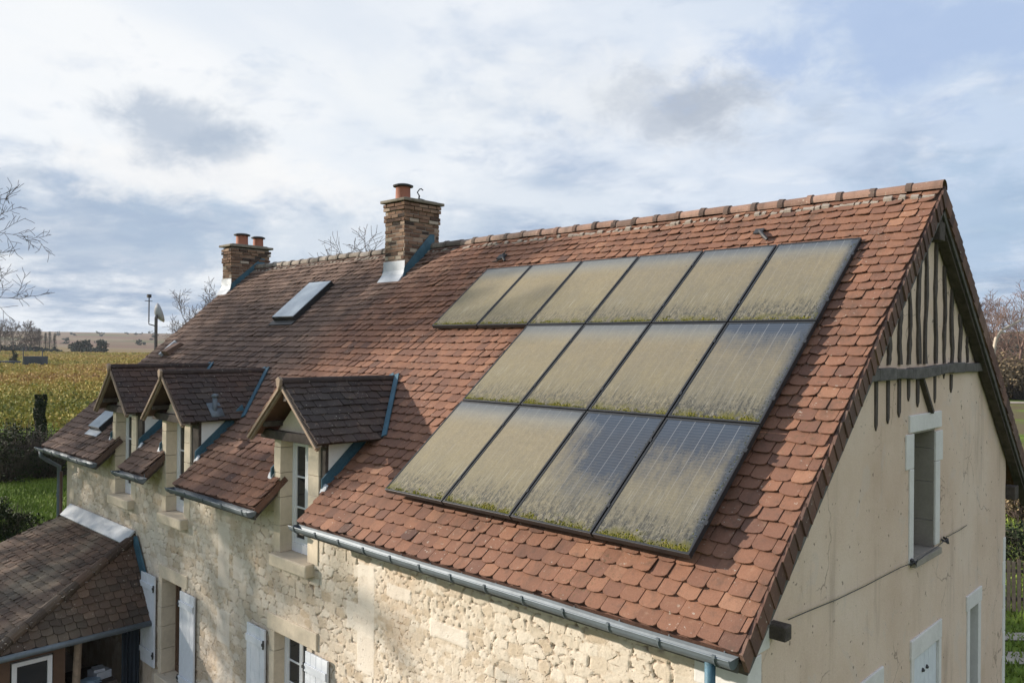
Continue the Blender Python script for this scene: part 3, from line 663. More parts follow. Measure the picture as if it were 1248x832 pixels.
# ---- chimneys of single bricks
def chimney(x0, x1, y0, y1, zb, zt, pots, label, seed):
    r = random.Random(seed); core = MB(); core.box(x0 + .008, x1 - .008, y0 + .008, y1 - .008, zb, zt - .02)
    bk = MB(); ch = .072; nz = int((zt - zb) / ch)
    for k in range(nz):
        z = zb + k * ch; grow = .0
        if k >= nz - 1: grow = .0
        if nz - 5 <= k < nz - 3: grow = .022
        if k >= nz - 2: grow = .03
        for (ax, a0, a1, f0, s) in (('x', x0, x1, y0, -1), ('x', x0, x1, y1, 1), ('y', y0, y1, x0, -1), ('y', y0, y1, x1, 1)):
            p = a0 - grow - (.11 if k % 2 else 0)
            while p < a1 + grow - .01:
                ln = .22 * r.uniform(.82, 1.1); q0, q1 = max(p, a0 - grow), min(p + ln, a1 + grow); p += ln
                if q1 - q0 < .03: continue
                d = grow + r.uniform(-.006, .012); tn = min(1, max(0, r.gauss(.52, .27))); g = r.uniform(.006, .010); zj = r.uniform(-.004, .004)
                e = .10
                lo, hi = (f0 - d, f0 + e) if s < 0 else (f0 - e, f0 + d)
                if ax == 'x': bk.box(q0 + g, q1 - g, lo, hi, z + g + zj, z + ch - g + zj, tn)
                else: bk.box(lo, hi, q0 + g, q1 - g, z + g + zj, z + ch - g + zj, tn)
    o = bk.build('chimney', M['brick'], house); o['label'] = label
    core.build('chimney_core', M['mortar'], o)
    cap = MB(); cap.box(x0 - .075, x1 + .075, y0 - .075, y1 + .075, zt, zt + .055); cap.box(x0 + .03, x1 - .03, y0 + .03, y1 - .03, zt + .055, zt + .085); cap.build('chimney_cap', M['capstone'], o, bevel=.012)
    for (px_, py_, rad, h) in pots:
        p = MB(); p.lathe((px_, py_, zt + .05), [(rad * 1.05, 0), (rad, .03), (rad * .96, h - .05), (rad * .98, h - .02)], 20); po = p.build('pot', M['pot'], o, smooth=True)
        c_ = MB(); c_.lathe((px_, py_, zt + .05 + h - .02), [(rad * 1.32, 0), (rad * 1.36, .025), (rad * .9, .05), (.01, .055)], 20); c_.build('pot_cowl', M['iron'], po)
    # flashing: pale apron in front, blue stepped strip up the right side
    k = H / W; ap = MB(); zf = (y0 - .16) * k + .055
    zt_ = y0 * k + .32
    ap.prism([(x0 - .03, y0 - .16, zf), (x0 - .03, y0 - .05, zf + .14), (x0 - .02, y0 - .022, zf + .22), (x0 - .02, y0 - .018, zt_), (x0 - .02, y0 - .012, zt_), (x0 - .02, y0 - .012, zf)], (x1 - x0 + .05, 0, 0)); ap.build('apron_flashing', M['zinc_white'], o)
    for xx in (x0, x1):
        st = MB(); sg = 1 if xx == x1 else -1; xa = xx + (.018 if sg > 0 else -.030)
        st.prism([(xa, y0 - .05, (y0 - .05) * k + .04), (xa, y1 - .14, min(y1 - .14, W) * k + .04), (xa, y1 - .14, min(y1 - .14, W) * k + .26), (xa, y1 - .24, min(y1 - .14, W) * k + .26), (xa, y0 - .02, y0 * k + .19)], (.012, 0, 0)); st.build('side_flashing', M['zinc_blue'], o)
    return o
ch1 = chimney(-9.66, -9.06, 4.03, 4.88, 2.9, 4.93, [(-9.36, 4.22, .145, .29)], 'near chimney with one pot', 51)
ch2 = chimney(-16.31, -15.85, 4.03, 5.05, 2.9, 4.60, [(-16.08, 4.42, .15, .29), (-16.08, 4.86, .13, .26)], 'far chimney with two pots', 52)
an = MB(); an.tube([(-8.98 - .2, 4.46, 5.0), (-9.17, 4.47, 5.09), (-9.20, 4.44, 5.16), (-9.17, 4.47, 5.22), (-9.19, 4.53, 5.24), (-9.17, 4.56, 5.21)], .012, 6); an.tube([(-9.18, 4.46, 5.05), (-9.12, 4.42, 5.1)], .01, 5); an.lathe((-9.2, 4.5, 5.0), [(.12, 0), (.11, .02), (.04, .045), (0.01, .05)], 10)
tag(an.build('chimney_bracket', M['iron']), 'small bent iron bracket standing on top of the near chimney', 'bracket')

# ---- rooflights and roof vent
def roof_box(mb, x0, x1, t0, t1, n0, n1, tint=.5):
    P = lambda x, t, n: V((x, t * CU - n * SU, t * SU + n * CU)); o = P(x0, t0, n0)
    mb.obox(o, (x1 - x0, 0, 0), P(x0, t1, n0) - o, P(x0, t0, n1) - o, tint)
def rooflight(x0, x1, t0, t1, label):
    f = MB(); w = .05
    roof_box(f, x0, x1, t0, t0 + w, .02, .135); roof_box(f, x0, x1, t1 - w, t1, .02, .135); roof_box(f, x0, x0 + w, t0 + w, t1 - w, .02, .135); roof_box(f, x1 - w, x1, t0 + w, t1 - w, .02, .135)
    o = f.build('skylight', M['black'], house, bevel=.004); o['label'] = label
    g = MB(); roof_box(g, x0 + .012, x1 - .012, t0 + .012, t1 - .012, .137, .147); g.build('pane', M['skyglass'], o)
    a = MB(); roof_box(a, x0 - .03, x1 + .03, t0 - .14, t0 - .005, .045, .06); a.build('apron', M['zinc_white'] if t0 < 2 else M['black'], o)
rooflight(-12.02, -11.20, 3.06 / CU, 3.94 / CU, 'skylight between the two chimneys')
rooflight(-14.66, -14.08, .47 / CU, .78 / CU + .1, 'small skylight beside the farthest dormer')
v_ = MB(); P = lambda x, t, n: (x, t * CU - n * SU, t * SU + n * CU); t0 = 2.2 / CU
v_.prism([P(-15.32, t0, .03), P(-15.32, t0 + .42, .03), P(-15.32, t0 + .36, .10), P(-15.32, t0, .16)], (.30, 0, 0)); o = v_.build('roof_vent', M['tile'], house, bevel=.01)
v_ = MB(); roof_box(v_, -15.40, -15.33, t0 - .05, t0 + .42, .045, .12); v_.build('vent_flashing', M['zinc_white'], o)

# ------------------------------------------------------------------ solar panels
PW, G, PH = 1.0, .02, 1.545; S0, T0 = .62, 5.262
def poff(t): return .155 - .03 * (t - T0 + 2.4)
def PP(s, t, n):
    n = n + poff(t); return V((-s, t * CU - n * SU, t * SU + n * CU))
def f_panel(seed, clear, clean, topband, rightband, grime, hue):
    def fn(n):
        uv = n.n('ShaderNodeUVMap').outputs[0]; sx = n.n('ShaderNodeSeparateXYZ', {0: uv}); u, v = sx.outputs[0], sx.outputs[1]
        ofs = n.n('ShaderNodeVectorMath', {0: uv, 1: (seed * 3.7, seed * 1.9, 0)}, operation='ADD').outputs[0]
        qp = n.n('ShaderNodeVectorMath', {0: ofs, 1: (1.0, 1.545, 1)}, operation='MULTIPLY').outputs[0]
        def lines(c, num, wd, sh=0.0):
            fr = n.math('FRACT', n.math('ADD', n.math('MULTIPLY', c, num), sh)); d = n.math('ABSOLUTE', n.math('SUBTRACT', fr, .5))
            return n.smooth(d, .5 - wd * num, .5 - wd * num * .35)
        gl = n.math('MAXIMUM', lines(u, 6, .0040), n.math('MULTIPLY', lines(v, 10, .0018), .35))
        bus = n.math('MULTIPLY', lines(v, 40, .0015), .45)
        cell = n.mix(n.noise(qp, 9, 3), (.016, .026, .046), (.030, .046, .074))
        cell = n.mix(n.math('MAXIMUM', gl, bus), cell, (.17, .18, .20))
        # dust film
        w = n.noise(qp, 3.2, 9, .72); w2 = n.noise(n.scale(qp, 9, 1.2, 1), 2.5, 5, .65); w3 = n.noise(qp, 55, 6, .8)
        d = n.math('ADD', .80 - clean, n.math('MULTIPLY', n.math('SUBTRACT', w, .5), .40))
        d = n.math('ADD', d, n.math('MULTIPLY', n.math('SUBTRACT', w2, .5), .34))
        d = n.math('ADD', d, n.math('MULTIPLY', n.math('SUBTRACT', w3, .5), .22)); d = n.math('ADD', d, n.math('MULTIPLY', n.math('SUBTRACT', n.noise(n.scale(qp, 1.0, 14, 1), 6, 4, .6), .5), .24))
        tb = n.smooth(n.math('ADD', v, n.math('MULTIPLY', n.math('SUBTRACT', w, .5), .16)), .86, 1.0)
        d = n.math('SUBTRACT', d, n.math('MULTIPLY', tb, topband))
        rb = n.smooth(n.math('ADD', u, n.math('MULTIPLY', n.math('SUBTRACT', w3, .5), .16)), .90, .99)
        d = n.math('SUBTRACT', d, n.math('MULTIPLY', rb, rightband))
        if clear:
            cu, cv, ru, rv, st = clear
            du = n.math('DIVIDE', n.math('SUBTRACT', u, cu), ru); dv = n.math('DIVIDE', n.math('SUBTRACT', v, cv), rv)
            rr = n.math('SQRT', n.math('ADD', n.math('MULTIPLY', du, du), n.math('MULTIPLY', dv, dv)))
            rr = n.math('ADD', rr, n.math('MULTIPLY', n.math('SUBTRACT', w2, .5), .45)); rr = n.math('ADD', rr, n.math('MULTIPLY', n.math('SUBTRACT', w, .5), .7)); rr = n.math('ADD', rr, n.math('MULTIPLY', n.math('SUBTRACT', w3, .5), .35))
            d = n.math('SUBTRACT', d, n.math('MULTIPLY', n.smooth(rr, 1.6, .0), st))
        d = n.math('MINIMUM', n.math('MAXIMUM', d, 0.10), .94)
        dc = n.mix(n.smooth(n.noise(n.scale(qp, 1.5, 1, 1), 14, 6, .75), .3, .7), (.225 * hue, .185 * hue, .105 * hue), (.275 * hue, .230 * hue, .140 * hue))
        dc = n.mix(n.math('MULTIPLY', n.smooth(v, .75, .15), .35), dc, (.165, .150, .075)); dc = n.mix(n.smooth(v, .72, 1.0), dc, (.22, .225, .205))
        dc = n.mix(n.smooth(w3, .25, .62), n.mix(.42, dc, (.05, .046, .03)), dc)
        sk_ = n.math('MULTIPLY', n.smooth(n.noise(n.scale(qp, 30, 1.1, 1), 2.5, 3, .5), .56, .68), n.smooth(v, .70, .25)); dc = n.mix(n.math('MULTIPLY', sk_, .55), dc, (.36, .335, .25))
        c = n.mix(d, cell, dc)
        # grimy run-off at the lower edge and along the right edge
        w4 = n.noise(n.scale(qp, 11, .9, 1), 3.2, 4, .6); gb = n.smooth(n.math('ADD', v, n.math('MULTIPLY', n.math('SUBTRACT', w4, .5), .75)), .30, .03)
        gr = n.math('MULTIPLY', n.smooth(n.math('ADD', u, n.math('MULTIPLY', n.math('SUBTRACT', w2, .5), .1)), .86, .99), rightband)
        gz = n.math('MULTIPLY', n.math('MAXIMUM', gb, gr), n.smooth(n.noise(n.scale(qp, 2.0, .8, 1), 15, 7, .85), .45, .52))
        c = n.mix(n.math('MULTIPLY', gz, min(1, grime * .95)), c, (.028, .028, .024))
        sp = n.math('MULTIPLY', n.math('MAXIMUM', gb, gr), n.smooth(n.noise(qp, 60, 4, .7), .57, .63))
        c = n.mix(n.math('MULTIPLY', sp, .5 * grime), c, (.27, .275, .235))
        ms = n.math('MULTIPLY', n.smooth(n.math('ADD', v, n.math('MULTIPLY', n.math('SUBTRACT', w2, .5), .16)), .10, .02), n.smooth(n.noise(qp, 6, 5, .65), .45, .56))
        c = n.mix(n.math('MULTIPLY', ms, .85), c, (.095, .088, .016))
        ro = n.math('ADD', .14, n.math('MULTIPLY', d, .62))
        return {'Base Color': c, 'Roughness': ro, 'Specular IOR Level': .4, 'bump': (n.math('ADD', n.math('MULTIPLY', gz, .6), n.math('MULTIPLY', w3, .25)), .25, .004)}
    return fn
# row, column from right: clear patch (u, v, ru, rv, strength), clean, top band, right band, grime, label
PAN = {
 (0, 5): (None, -.05, .25, 0, .55, 'leftmost panel of the top row, plain beige dust, overhanging bare tiles'),
 (0, 4): (None, -.05, .25, 0, .65, 'second panel from the left in the top row, beige dust with green lower edge'),
 (0, 3): (None, -.02, .25, 0, .70, 'third panel from the left in the top row, evenly beige'),
 (0, 2): (None, .08, .30, .05, .75, 'fourth panel from the left in the top row, grid faintly showing'),
 (0, 1): (None, .08, .38, .10, .85, 'fifth panel from the left in the top row, below the bent roof hook'),
 (0, 0): (None, .10, .45, .55, 1.0, 'rightmost panel of the top row, dark grime along its right edge'),
 (1, 3): (None, -.03, .30, 0, .70, 'leftmost panel of the middle row, beige dust and mossy foot'),
 (1, 2): (None, .02, .28, 0, .80, 'second panel from the left in the middle row, moss along its foot'),
 (1, 1): (None, .06, .30, .05, .85, 'third panel from the left in the middle row, grey dust'),
 (1, 0): ((.6, 1.0, .8, .30, .45), .20, .40, .40, 1.0, 'rightmost panel of the middle row, greyish with visible grid and mossy corner'),
 (2, 3): (None, -.02, .40, 0, .85, 'leftmost panel of the bottom row, nearest the dormer'),
 (2, 2): (None, .02, .42, 0, .95, 'second panel from the left in the bottom row, heavy moss at its foot'),
 (2, 1): ((.72, .80, .62, .52, .92), .08, .45, .15, 1.0, 'bottom row panel with a large dark blue patch wiped clear of dust'),
 (2, 0): ((.35, 1.0, 1.1, .42, .66), .20, .40, .55, 1.0, 'rightmost panel of the bottom row, worst streaked with grime'),
}
MOSS = {(2, 0): 1.0, (2, 1): .9, (2, 2): 1.1, (2, 3): .9, (1, 0): .9, (1, 1): .6, (1, 2): 1.1, (1, 3): .9, (0, 0): .5, (0, 1): .6, (0, 2): .6, (0, 3): .7, (0, 4): .9, (0, 5): 1.0}
for (row, col), (clear, clean, tb, rbn, grime, label) in PAN.items():
    s0 = S0 + col * (PW + G); s1 = s0 + PW; t1 = T0 - row * (PH + G); t0 = t1 - PH
    base = PP((s0 + s1) / 2, t0, -.05); root = thing('solar_panel', label, 'solar panel', base, 'dirty solar panels on the tiled roof')
    def pbox(mb, sa, sb, ta, tb_, na, nb, tint=.5):
        o = PP(sb, ta, na); mb.obox(o, PP(sa, ta, na) - o, PP(sb, tb_, na) - o, PP(sb, ta, nb) - o, tint)
    f = MB(); w = .022
    fd = -.058; pbox(f, s0, s1, t0, t0 + w, fd, 0); pbox(f, s0, s1, t1 - w, t1, fd, 0); pbox(f, s0, s0 + w, t0 + w, t1 - w, fd, 0); pbox(f, s1 - w, s1, t0 + w, t1 - w, fd, 0)
    pbox(f, s0 + w, s1 - w, t0 + w, t1 - w, -.04, -.012); f.build('frame', M['black'], root, bevel=.002)
    # glass with UVs
    g = MB(); q = [PP(s1 - w + .002, t0 + w - .002, -.005), PP(s0 + w - .002, t0 + w - .002, -.005), PP(s0 + w - .002, t1 - w + .002, -.005), PP(s1 - w + .002, t1 - w + .002, -.005)]
    g.add(q, [(0, 1, 2, 3)]); hue = random.uniform(.94, 1.06)
    o = g.build('glass', mat('dusty_panel_glass', f_panel(row * 7 + col + 1, clear, clean, tb, rbn, grime, hue)), root)
    uvl = o.data.uv_layers.new(name='UVMap'); uvl.data.foreach_set('uv', [0, 0, 1, 0, 1, 1, 0, 1])
    # moss clumps sitting on the lower edge
    m_ = MB(); rr = random.Random(row * 10 + col); amt = MOSS[(row, col)]
    centres = [(rr.random(), rr.uniform(.3, 1.2)) for _ in range(int(5 + 5 * amt))]
    def lump(ss, tt, rad, tint):
        c_ = PP(ss, tt, -.004); ux = V((1, 0, 0)); uy = V((0, CU, SU)); un = V((0, -SU, CU)); vv = []
        for k in range(6):
            a = k * math.pi / 3 + rr.random() * .5; vv.append(c_ + ux * math.cos(a) * rad * rr.uniform(.7, 1.2) + uy * math.sin(a) * rad * rr.uniform(.7, 1.2))
        vv.append(c_ + un * rad * rr.uniform(.35, .8)); m_.add(vv, [(k, (k + 1) % 6, 6) for k in range(6)], tint)
    for (cu, sz) in centres:
        for _ in range(int(26 * sz * amt)):
            ss = s1 - .02 - (cu + rr.gauss(0, .035)) * .96; tt = t0 + .022 + abs(rr.gauss(0, .030 * sz))
            if s0 + .01 < ss < s1 - .01: lump(ss, tt, rr.uniform(.005, .014), rr.uniform(.3, 1))
    for _ in range(int(150 * amt)):
        ss = rr.uniform(s0 + .02, s1 - .02); tt = t0 + .02 + abs(rr.gauss(0, .022)); lump(ss, tt, rr.uniform(.003, .009), rr.uniform(0, .8))
    for _ in range(int(110 * rbn)):
        lump(s0 + .024 + abs(rr.gauss(0, .03)), t0 + (t1 - t0) * rr.random() ** 1.5 * .9 + .03, rr.uniform(.003, .008), rr.uniform(0, .5))
    m_.build('moss', M['moss'], root)['kind'] = 'stuff'
    for fr in (.22, .78):
        tt = t0 + PH * fr; k_ = MB(); pbox(k_, s0 - .019, s0 + .012, tt - .022, tt + .022, .001, .007); k_.build('clamp', M['black'], root)
    for fr in (.2, .8):
        tt = t0 + PH * fr; k_ = MB(); pbox(k_, s0 + .15, s1 - .15, tt - .02, tt + .02, -max(.065, poff(tt) - .035), -.059); k_.build('mounting_rail', M['black'], root)

# small roof hooks above the array
def hook(x, t, label, leaf):
    m_ = MB(); P = lambda a, b_, n: V((x + a, (t + b_) * CU - n * SU, (t + b_) * SU + n * CU))
    m_.tube([P(-.10, .14, .05), P(-.04, .06, .085), P(.03, -.03, .09), P(.10, -.09, .06)], [.02, .022, .026, .02], 7)
    if leaf:
        m_.tube([P(.03, -.03, .09), P(-.08, -.09, .07), P(-.2, -.08, .055)], [.018, .012, .006], 6); m_.tube([P(-.04, .06, .085), P(.06, .10, .15)], [.012, .005], 5); m_.obox(P(-.15, -.02, .05), (.16, 0, 0), P(0, .12, .05) - P(0, 0, .05), P(0, 0, .075) - P(0, 0, .05))
    else: m_.obox(P(-.16, .08, .045), (.12, 0, 0), P(0, .10, .05) - P(0, 0, .05), P(0, 0, .07) - P(0, 0, .05))
    tag(m_.build('roof_hook', M['iron']), label, 'roof hook', 'metal hooks on the roof tiles')
hook(-6.60, 4.22 / CU, 'forked dark metal hook on the tiles above the leftmost top panels', True)
hook(-1.93, 4.17 / CU, 'plain bent metal hook on the tiles near the ridge, right end', False)

# cable sagging across the gable
cb = MB(); pts = []
for a, b_, sag in (((1.05, -.03), (4.12, -.115), .03), ((4.12, -.115), (5.27, -.055), .0), ((5.27, -.055), (6.40, -.05), .01)):
    for k in range(9): 
        f = k / 9; pts.append((XG + (.075 if 4.1 < a[0] + (b_[0] - a[0]) * f < 5.3 else .03), a[0] + (b_[0] - a[0]) * f, a[1] + (b_[1] - a[1]) * f - sag * 4 * f * (1 - f) + random.uniform(-.005, .005)))
cab = cb; cab.tube(pts, .0048, 6)
for cy_, cz_ in ((4.13, -.14), (5.27, -.08)):
    for k in range(5): cab.tube([(XG + .02, cy_ + random.uniform(-.05, .05), cz_ + random.uniform(-.03, .05)), (XG + .075, cy_ + random.uniform(-.02, .02), cz_ + random.uniform(-.01, .03)), (XG + .09, cy_ + random.uniform(-.05, .05), cz_ + random.uniform(-.04, .05))], [.012, .014, .006], 5)
tag(cab.build('cable', M['iron']), 'thin dark cable strung across the plastered gable wall', 'cable')

# ------------------------------------------------------------------ porch with a hipped lean-to roof
porch = thing('porch', 'hipped lean-to porch with mossy brown tile roof against the farmhouse front', 'porch', (-13.9, -1.0, GZ))
yb, zb_, zt_ = -2.05, -2.62, -1.36; xa, xb, xc, xd = -15.55, -12.25, -11.38, -16.9
yt = YW - .02; sl = math.hypot(yt - yb, zt_ - zb_)
tiling((xd, yb, zb_), (1, 0, 0), (0, yt - yb, zt_ - zb_), sl, lambda t: [((xa - xd) * t / sl, (xc - xd) - (xc - xb) * t / sl)], seed=71, expo=.13, tw=.17, deck=.05, wav=.03).build('roof', M['tile_annex'], porch)
n_ = math.hypot(xc - xb, zt_ - zb_); dl = yt - yb
hr = tiling((xc, yb, zb_), (0, 1, 0), (xb - xc, 0, zt_ - zb_), n_, lambda t: [(dl * t / n_, dl)], seed=72, expo=.125, tw=.17, deck=.05).build('roof', M['tile_annex'], porch)
tiling((xd, yt, zb_), (0, -1, 0), (xa - xd, 0, zt_ - zb_), math.hypot(xa - xd, zt_ - zb_), lambda t: [(0, dl * (1 - t / math.hypot(xa - xd, zt_ - zb_)))], seed=73, expo=.125, deck=.05).build('roof', M['tile_annex'], porch)
hp = MB(); a = V((xc, yb, zb_ + .03)); b_ = V((xb, yt, zt_ + .03)); r = random.Random(4); n = 9
for k in range(n):
    p = a.lerp(b_, k / n); q = a.lerp(b_, (k + 1.08) / n); up = V((r.uniform(-.01, .01), r.uniform(-.01, .01), r.uniform(-.008, .008)))
    hp.tube([p + up, q + up + V((0, 0, .008))], [.098, .078], 10, r.uniform(.1, .8))
hp.build('hip_tiles', M['tile_annex'], porch)
hm = MB()
for k in range(70):
    f = random.random(); p = a.lerp(b_, f) + V((random.choice((-1, 1)) * random.uniform(.06, .12), random.uniform(-.07, .07), random.uniform(-.01, .05))); s_ = random.uniform(.008, .022)
    hm.obox(p, (s_ * 2, s_ * random.uniform(-1, 1), s_ * .3), (-s_ * .4, s_, 0), (0, 0, s_ * .5))
hm.build('hip_mortar', M['mortar'], porch)['kind'] = 'stuff'
fl = MB(); fl.prism([(xa - .05, yt - .20, zt_ - .055), (xa - .05, YW - .03, zt_ + .13), (xa - .05, YW - .028, zt_ + .17), (xa - .05, YW - .04, zt_ + .17), (xa - .05, yt - .215, zt_ - .03)], (xb - xa + .12, 0, 0)); fl.build('wall_flashing', M['zinc_white'], porch)
fl = MB(); fl.prism([(xb + .02, YW - .06, zt_ + .03), (xc + .06, YW - .06, zb_ + .05), (xc + .10, YW - .06, zb_ + .32), (xb + .20, YW - .06, zt_ + .10)], (0, .03, 0)); fl.build('side_flashing', M['zinc_blue'], porch)
gt = MB(); gt.tube([(xc + .05, yb - .3, zb_ - .05), (xc + .05, YW - .06, zb_ - .03)], .05, 10); gt.build('gutter', M['zinc'], porch, smooth=True)
gt = MB(); gt.tube([(xd, yb - .05, zb_ - .04), (xc + .05, yb - .05, zb_ - .04)], .05, 10); gt.build('gutter', M['zinc'], porch, smooth=True)
# timber side facing right: window bay, post, dark open bay
tw_ = MB(); X_ = -11.66
tw_.box(X_ - .06, X_, -1.10, -.92, GZ, zb_ - .02); tw_.box(X_ - .06, X_, yb + .02, -1.72, GZ, zb_ - .02); tw_.box(X_ - .06, X_, -1.72, -1.10, GZ, -3.62); tw_.box(X_ - .06, X_, -1.72, -1.10, -2.86, zb_ - .02)
tw_.build('side_wall', M['wood_brown'], porch)
tw_ = MB(); tw_.box(xd + .3, X_ - .06, yb + .03, yb + .09, GZ, zb_ - .02); tw_.box(xd + .3, xd + .36, yb + .09, YW - .05, GZ, zb_ - .02); tw_.build('front_boarding', M['wood'], porch)
w = MB(); yy0, yy1, zz0, zz1 = -1.70, -1.12, -3.6, -2.88
w.box(X_ + .0, X_ + .035, yy0, yy0 + .07, zz0, zz1); w.box(X_, X_ + .035, yy1 - .07, yy1, zz0, zz1); w.box(X_, X_ + .035, yy0 + .07, yy1 - .07, zz1 - .07, zz1); w.box(X_, X_ + .035, yy0 + .07, yy1 - .07, zz0, zz0 + .07)
wf = w.build('window_frame', M['paint_white'], porch, bevel=.005); g = MB(); g.box(X_ - .01, X_ - .004, yy0 + .05, yy1 - .05, zz0 + .05, zz1 - .05); g.build('pane', M['glass'], wf)
po = MB(); po.tube([(X_ - .05, -.78, GZ), (X_ - .04, -.74, -3.6), (X_ - .05, -.70, zb_ - .03)], [.075, .065, .06], 8); po.build('post', M['wood_pale'], porch)
po = MB(); po.box(X_ - .10, X_ - .02, -.92, YW - .04, zb_ - .16, zb_ - .03); po.build('eave_beam', M['wood'], porch)
# things kept in the porch
dr = MB(); n = 16; vv = []
for i in range(n + 1):
    for z in (GZ + .5, zb_ - .2): vv.append((X_ - .12 + .035 * math.sin(i * 1.9), .02 + .32 * i / n, z))
dr.add(vv, [(2 * i, 2 * i + 2, 2 * i + 3, 2 * i + 1) for i in range(n)]); M['cloth_dark'] = simple('dark_blue_cloth', (.02, .028, .038), .9, .3, 6)
tag(dr.build('curtain', M['cloth_dark']), 'dark blue curtain hanging at the wall end of the porch opening', 'curtain')
st = MB(); st.box(X_ - 1.1, X_ - .15, -.66, -.04, -3.72, -3.66)
for sx_ in (X_ - 1.05, X_ - .20):
    for sy_ in (-.62, -.08): st.box(sx_ - .025, sx_ + .025, sy_ - .025, sy_ + .025, GZ, -3.72)
tb_ = thing('table', 'rough wooden table loaded with bags inside the porch', 'table', (X_ - .6, -.35, GZ)); st.build('tabletop', M['wood'], tb_)
def sack(name, c_, sx_, sy_, sz_, m_, label, seed):
    r = random.Random(seed); mb = MB(); vv = []; A, B = 14, 9
    for j in range(B + 1):
        ph = math.pi * j / B
        for i in range(A):
            th = 2 * math.pi * i / A; k = 1 + .75 * (vnoise(np.array(th * 2 + seed * 5), np.array(ph * 4), .55, seed) - .5)
            f = max(abs(math.cos(ph)), .001); vv.append((c_[0] + sx_ * k * math.sin(ph) ** .7 * math.cos(th), c_[1] + sy_ * k * math.sin(ph) ** .7 * math.sin(th), c_[2] + sz_ * (1 + math.copysign(f ** .8, math.cos(ph)) * (.9 + .2 * k))))
    mb.add(vv, [(j * A + i, (j + 1) * A + i, (j + 1) * A + (i + 1) % A, j * A + (i + 1) % A) for j in range(B) for i in range(A)])
    tag(mb.build(name, m_), label, 'bag')
M['sack_blue'] = simple('pale_blue_plastic', (.24, .34, .44), .5, .2, 9); M['sack_white'] = simple('white_plastic', (.40, .43, .48), .5, .2, 9)
sack('plastic_sack', (X_ - .30, -.46, -3.68), .17, .20, .05, M['sack_blue'], 'crumpled pale blue plastic sack on the porch table', 2)
ct = MB(); cx_, cy_, cz_ = X_ - .46, -.22, -3.66
ct.obox((cx_ - .16, cy_ - .15, cz_), (.30, .06, 0), (-.05, .26, 0), (0, 0, .13)); ct.obox((cx_ - .12, cy_ - .10, cz_ + .132), (.22, -.03, 0), (.02, .18, 0), (0, 0, .05))
tag(ct.build('carton', M['sack_white'], bevel=.004), 'pale carton with a smaller box on top, behind the blue sack in the porch', 'box')

# ------------------------------------------------------------------ satellite dish mast by the far gable
sd = thing('satellite_dish', 'grey satellite dish on a thin mast behind the far end of the roof', 'satellite dish', (-16.95, 2.66, GZ))
m_ = MB(); m_.tube([(-16.95, 2.66, GZ), (-16.95, 2.66, 2.82), (-16.97, 2.70, 2.90)], [.038, .038, .03], 10); m_.build('mast', M['wood_grey'], sd, smooth=True)
m_ = MB(); ax = V((.10, .93, .32)).normalized(); c_ = V((-17.02, 2.735, 2.93)); u_ = ax.cross(V((0, 0, 1))).normalized(); w_ = u_.cross(ax); vv = [c_]; ff = []
NR, NS = 5, 22
for j in range(1, NR + 1):
    for i in range(NS):
        th = 2 * math.pi * i / NS; rad = .27 * j / NR; vv.append(c_ + u_ * math.cos(th) * rad * .62 + w_ * math.sin(th) * rad * .92 - ax * (.14 * (1 - (j / NR) ** 2)) + ax * .06)
ff += [(0, 1 + i, 1 + (i + 1) % NS) for i in range(NS)]
for j in range(NR - 1):
    for i in range(NS): ff.append((1 + j * NS + i, 1 + (j + 1) * NS + i, 1 + (j + 1) * NS + (i + 1) % NS, 1 + j * NS + (i + 1) % NS))
vv[0] = c_ - ax * .08; m_.add(vv, ff); M['dish'] = simple('grey_dish_paint', (.36, .365, .37), .6, .25, 5); o = m_.build('dish', M['dish'], sd, smooth=True); so = o.modifiers.new('t', 'SOLIDIFY'); so.thickness = .02
m_ = MB(); m_.tube([(-16.95, 2.64, 2.62), (-16.98, 2.50, 2.66), (-16.98, 2.50, 2.72), (-16.98, 2.50, 3.36)], .014, 6); m_.box(-17.02, -16.94, 2.46, 2.54, 3.30, 3.38); m_.tube([(-16.98, 2.40, 3.22), (-16.98, 2.58, 3.22)], .008, 5); m_.build('antenna_rod', M['iron'], sd)

# ------------------------------------------------------------------ camera (solved from the photograph)
CAM = V((2.8758, -5.4307, 2.2440)); YAW, PIT, ROLL, FPX = 2.33730711, .00417107, .00967586, 980.307
F_ = V((math.cos(PIT) * math.cos(YAW), math.cos(PIT) * math.sin(YAW), math.sin(PIT))); R0 = V((math.sin(YAW), -math.cos(YAW), 0)); U0 = R0.cross(F_)
R_ = R0 * math.cos(ROLL) + U0 * math.sin(ROLL); U_ = U0 * math.cos(ROLL) - R0 * math.sin(ROLL)
cam = bpy.data.cameras.new('camera'); co = bpy.data.objects.new('camera', cam); COL.objects.link(co); sc.camera = co
cam.sensor_width = 36; cam.lens = FPX / 1248 * 36; cam.clip_start = .1; cam.clip_end = 12000
mw = Matrix((R_, U_, -F_)).transposed().to_4x4(); mw.translation = CAM + V((0, 0, Z0)); co.matrix_world = mw
def ground_at(px, depth):
    """a place on the land seen in the photo's column px at the given distance"""
    d = F_ + R_ * ((px - 624) / FPX); p = CAM + d * depth; return V((p[0], p[1], gz(p[0], p[1])))

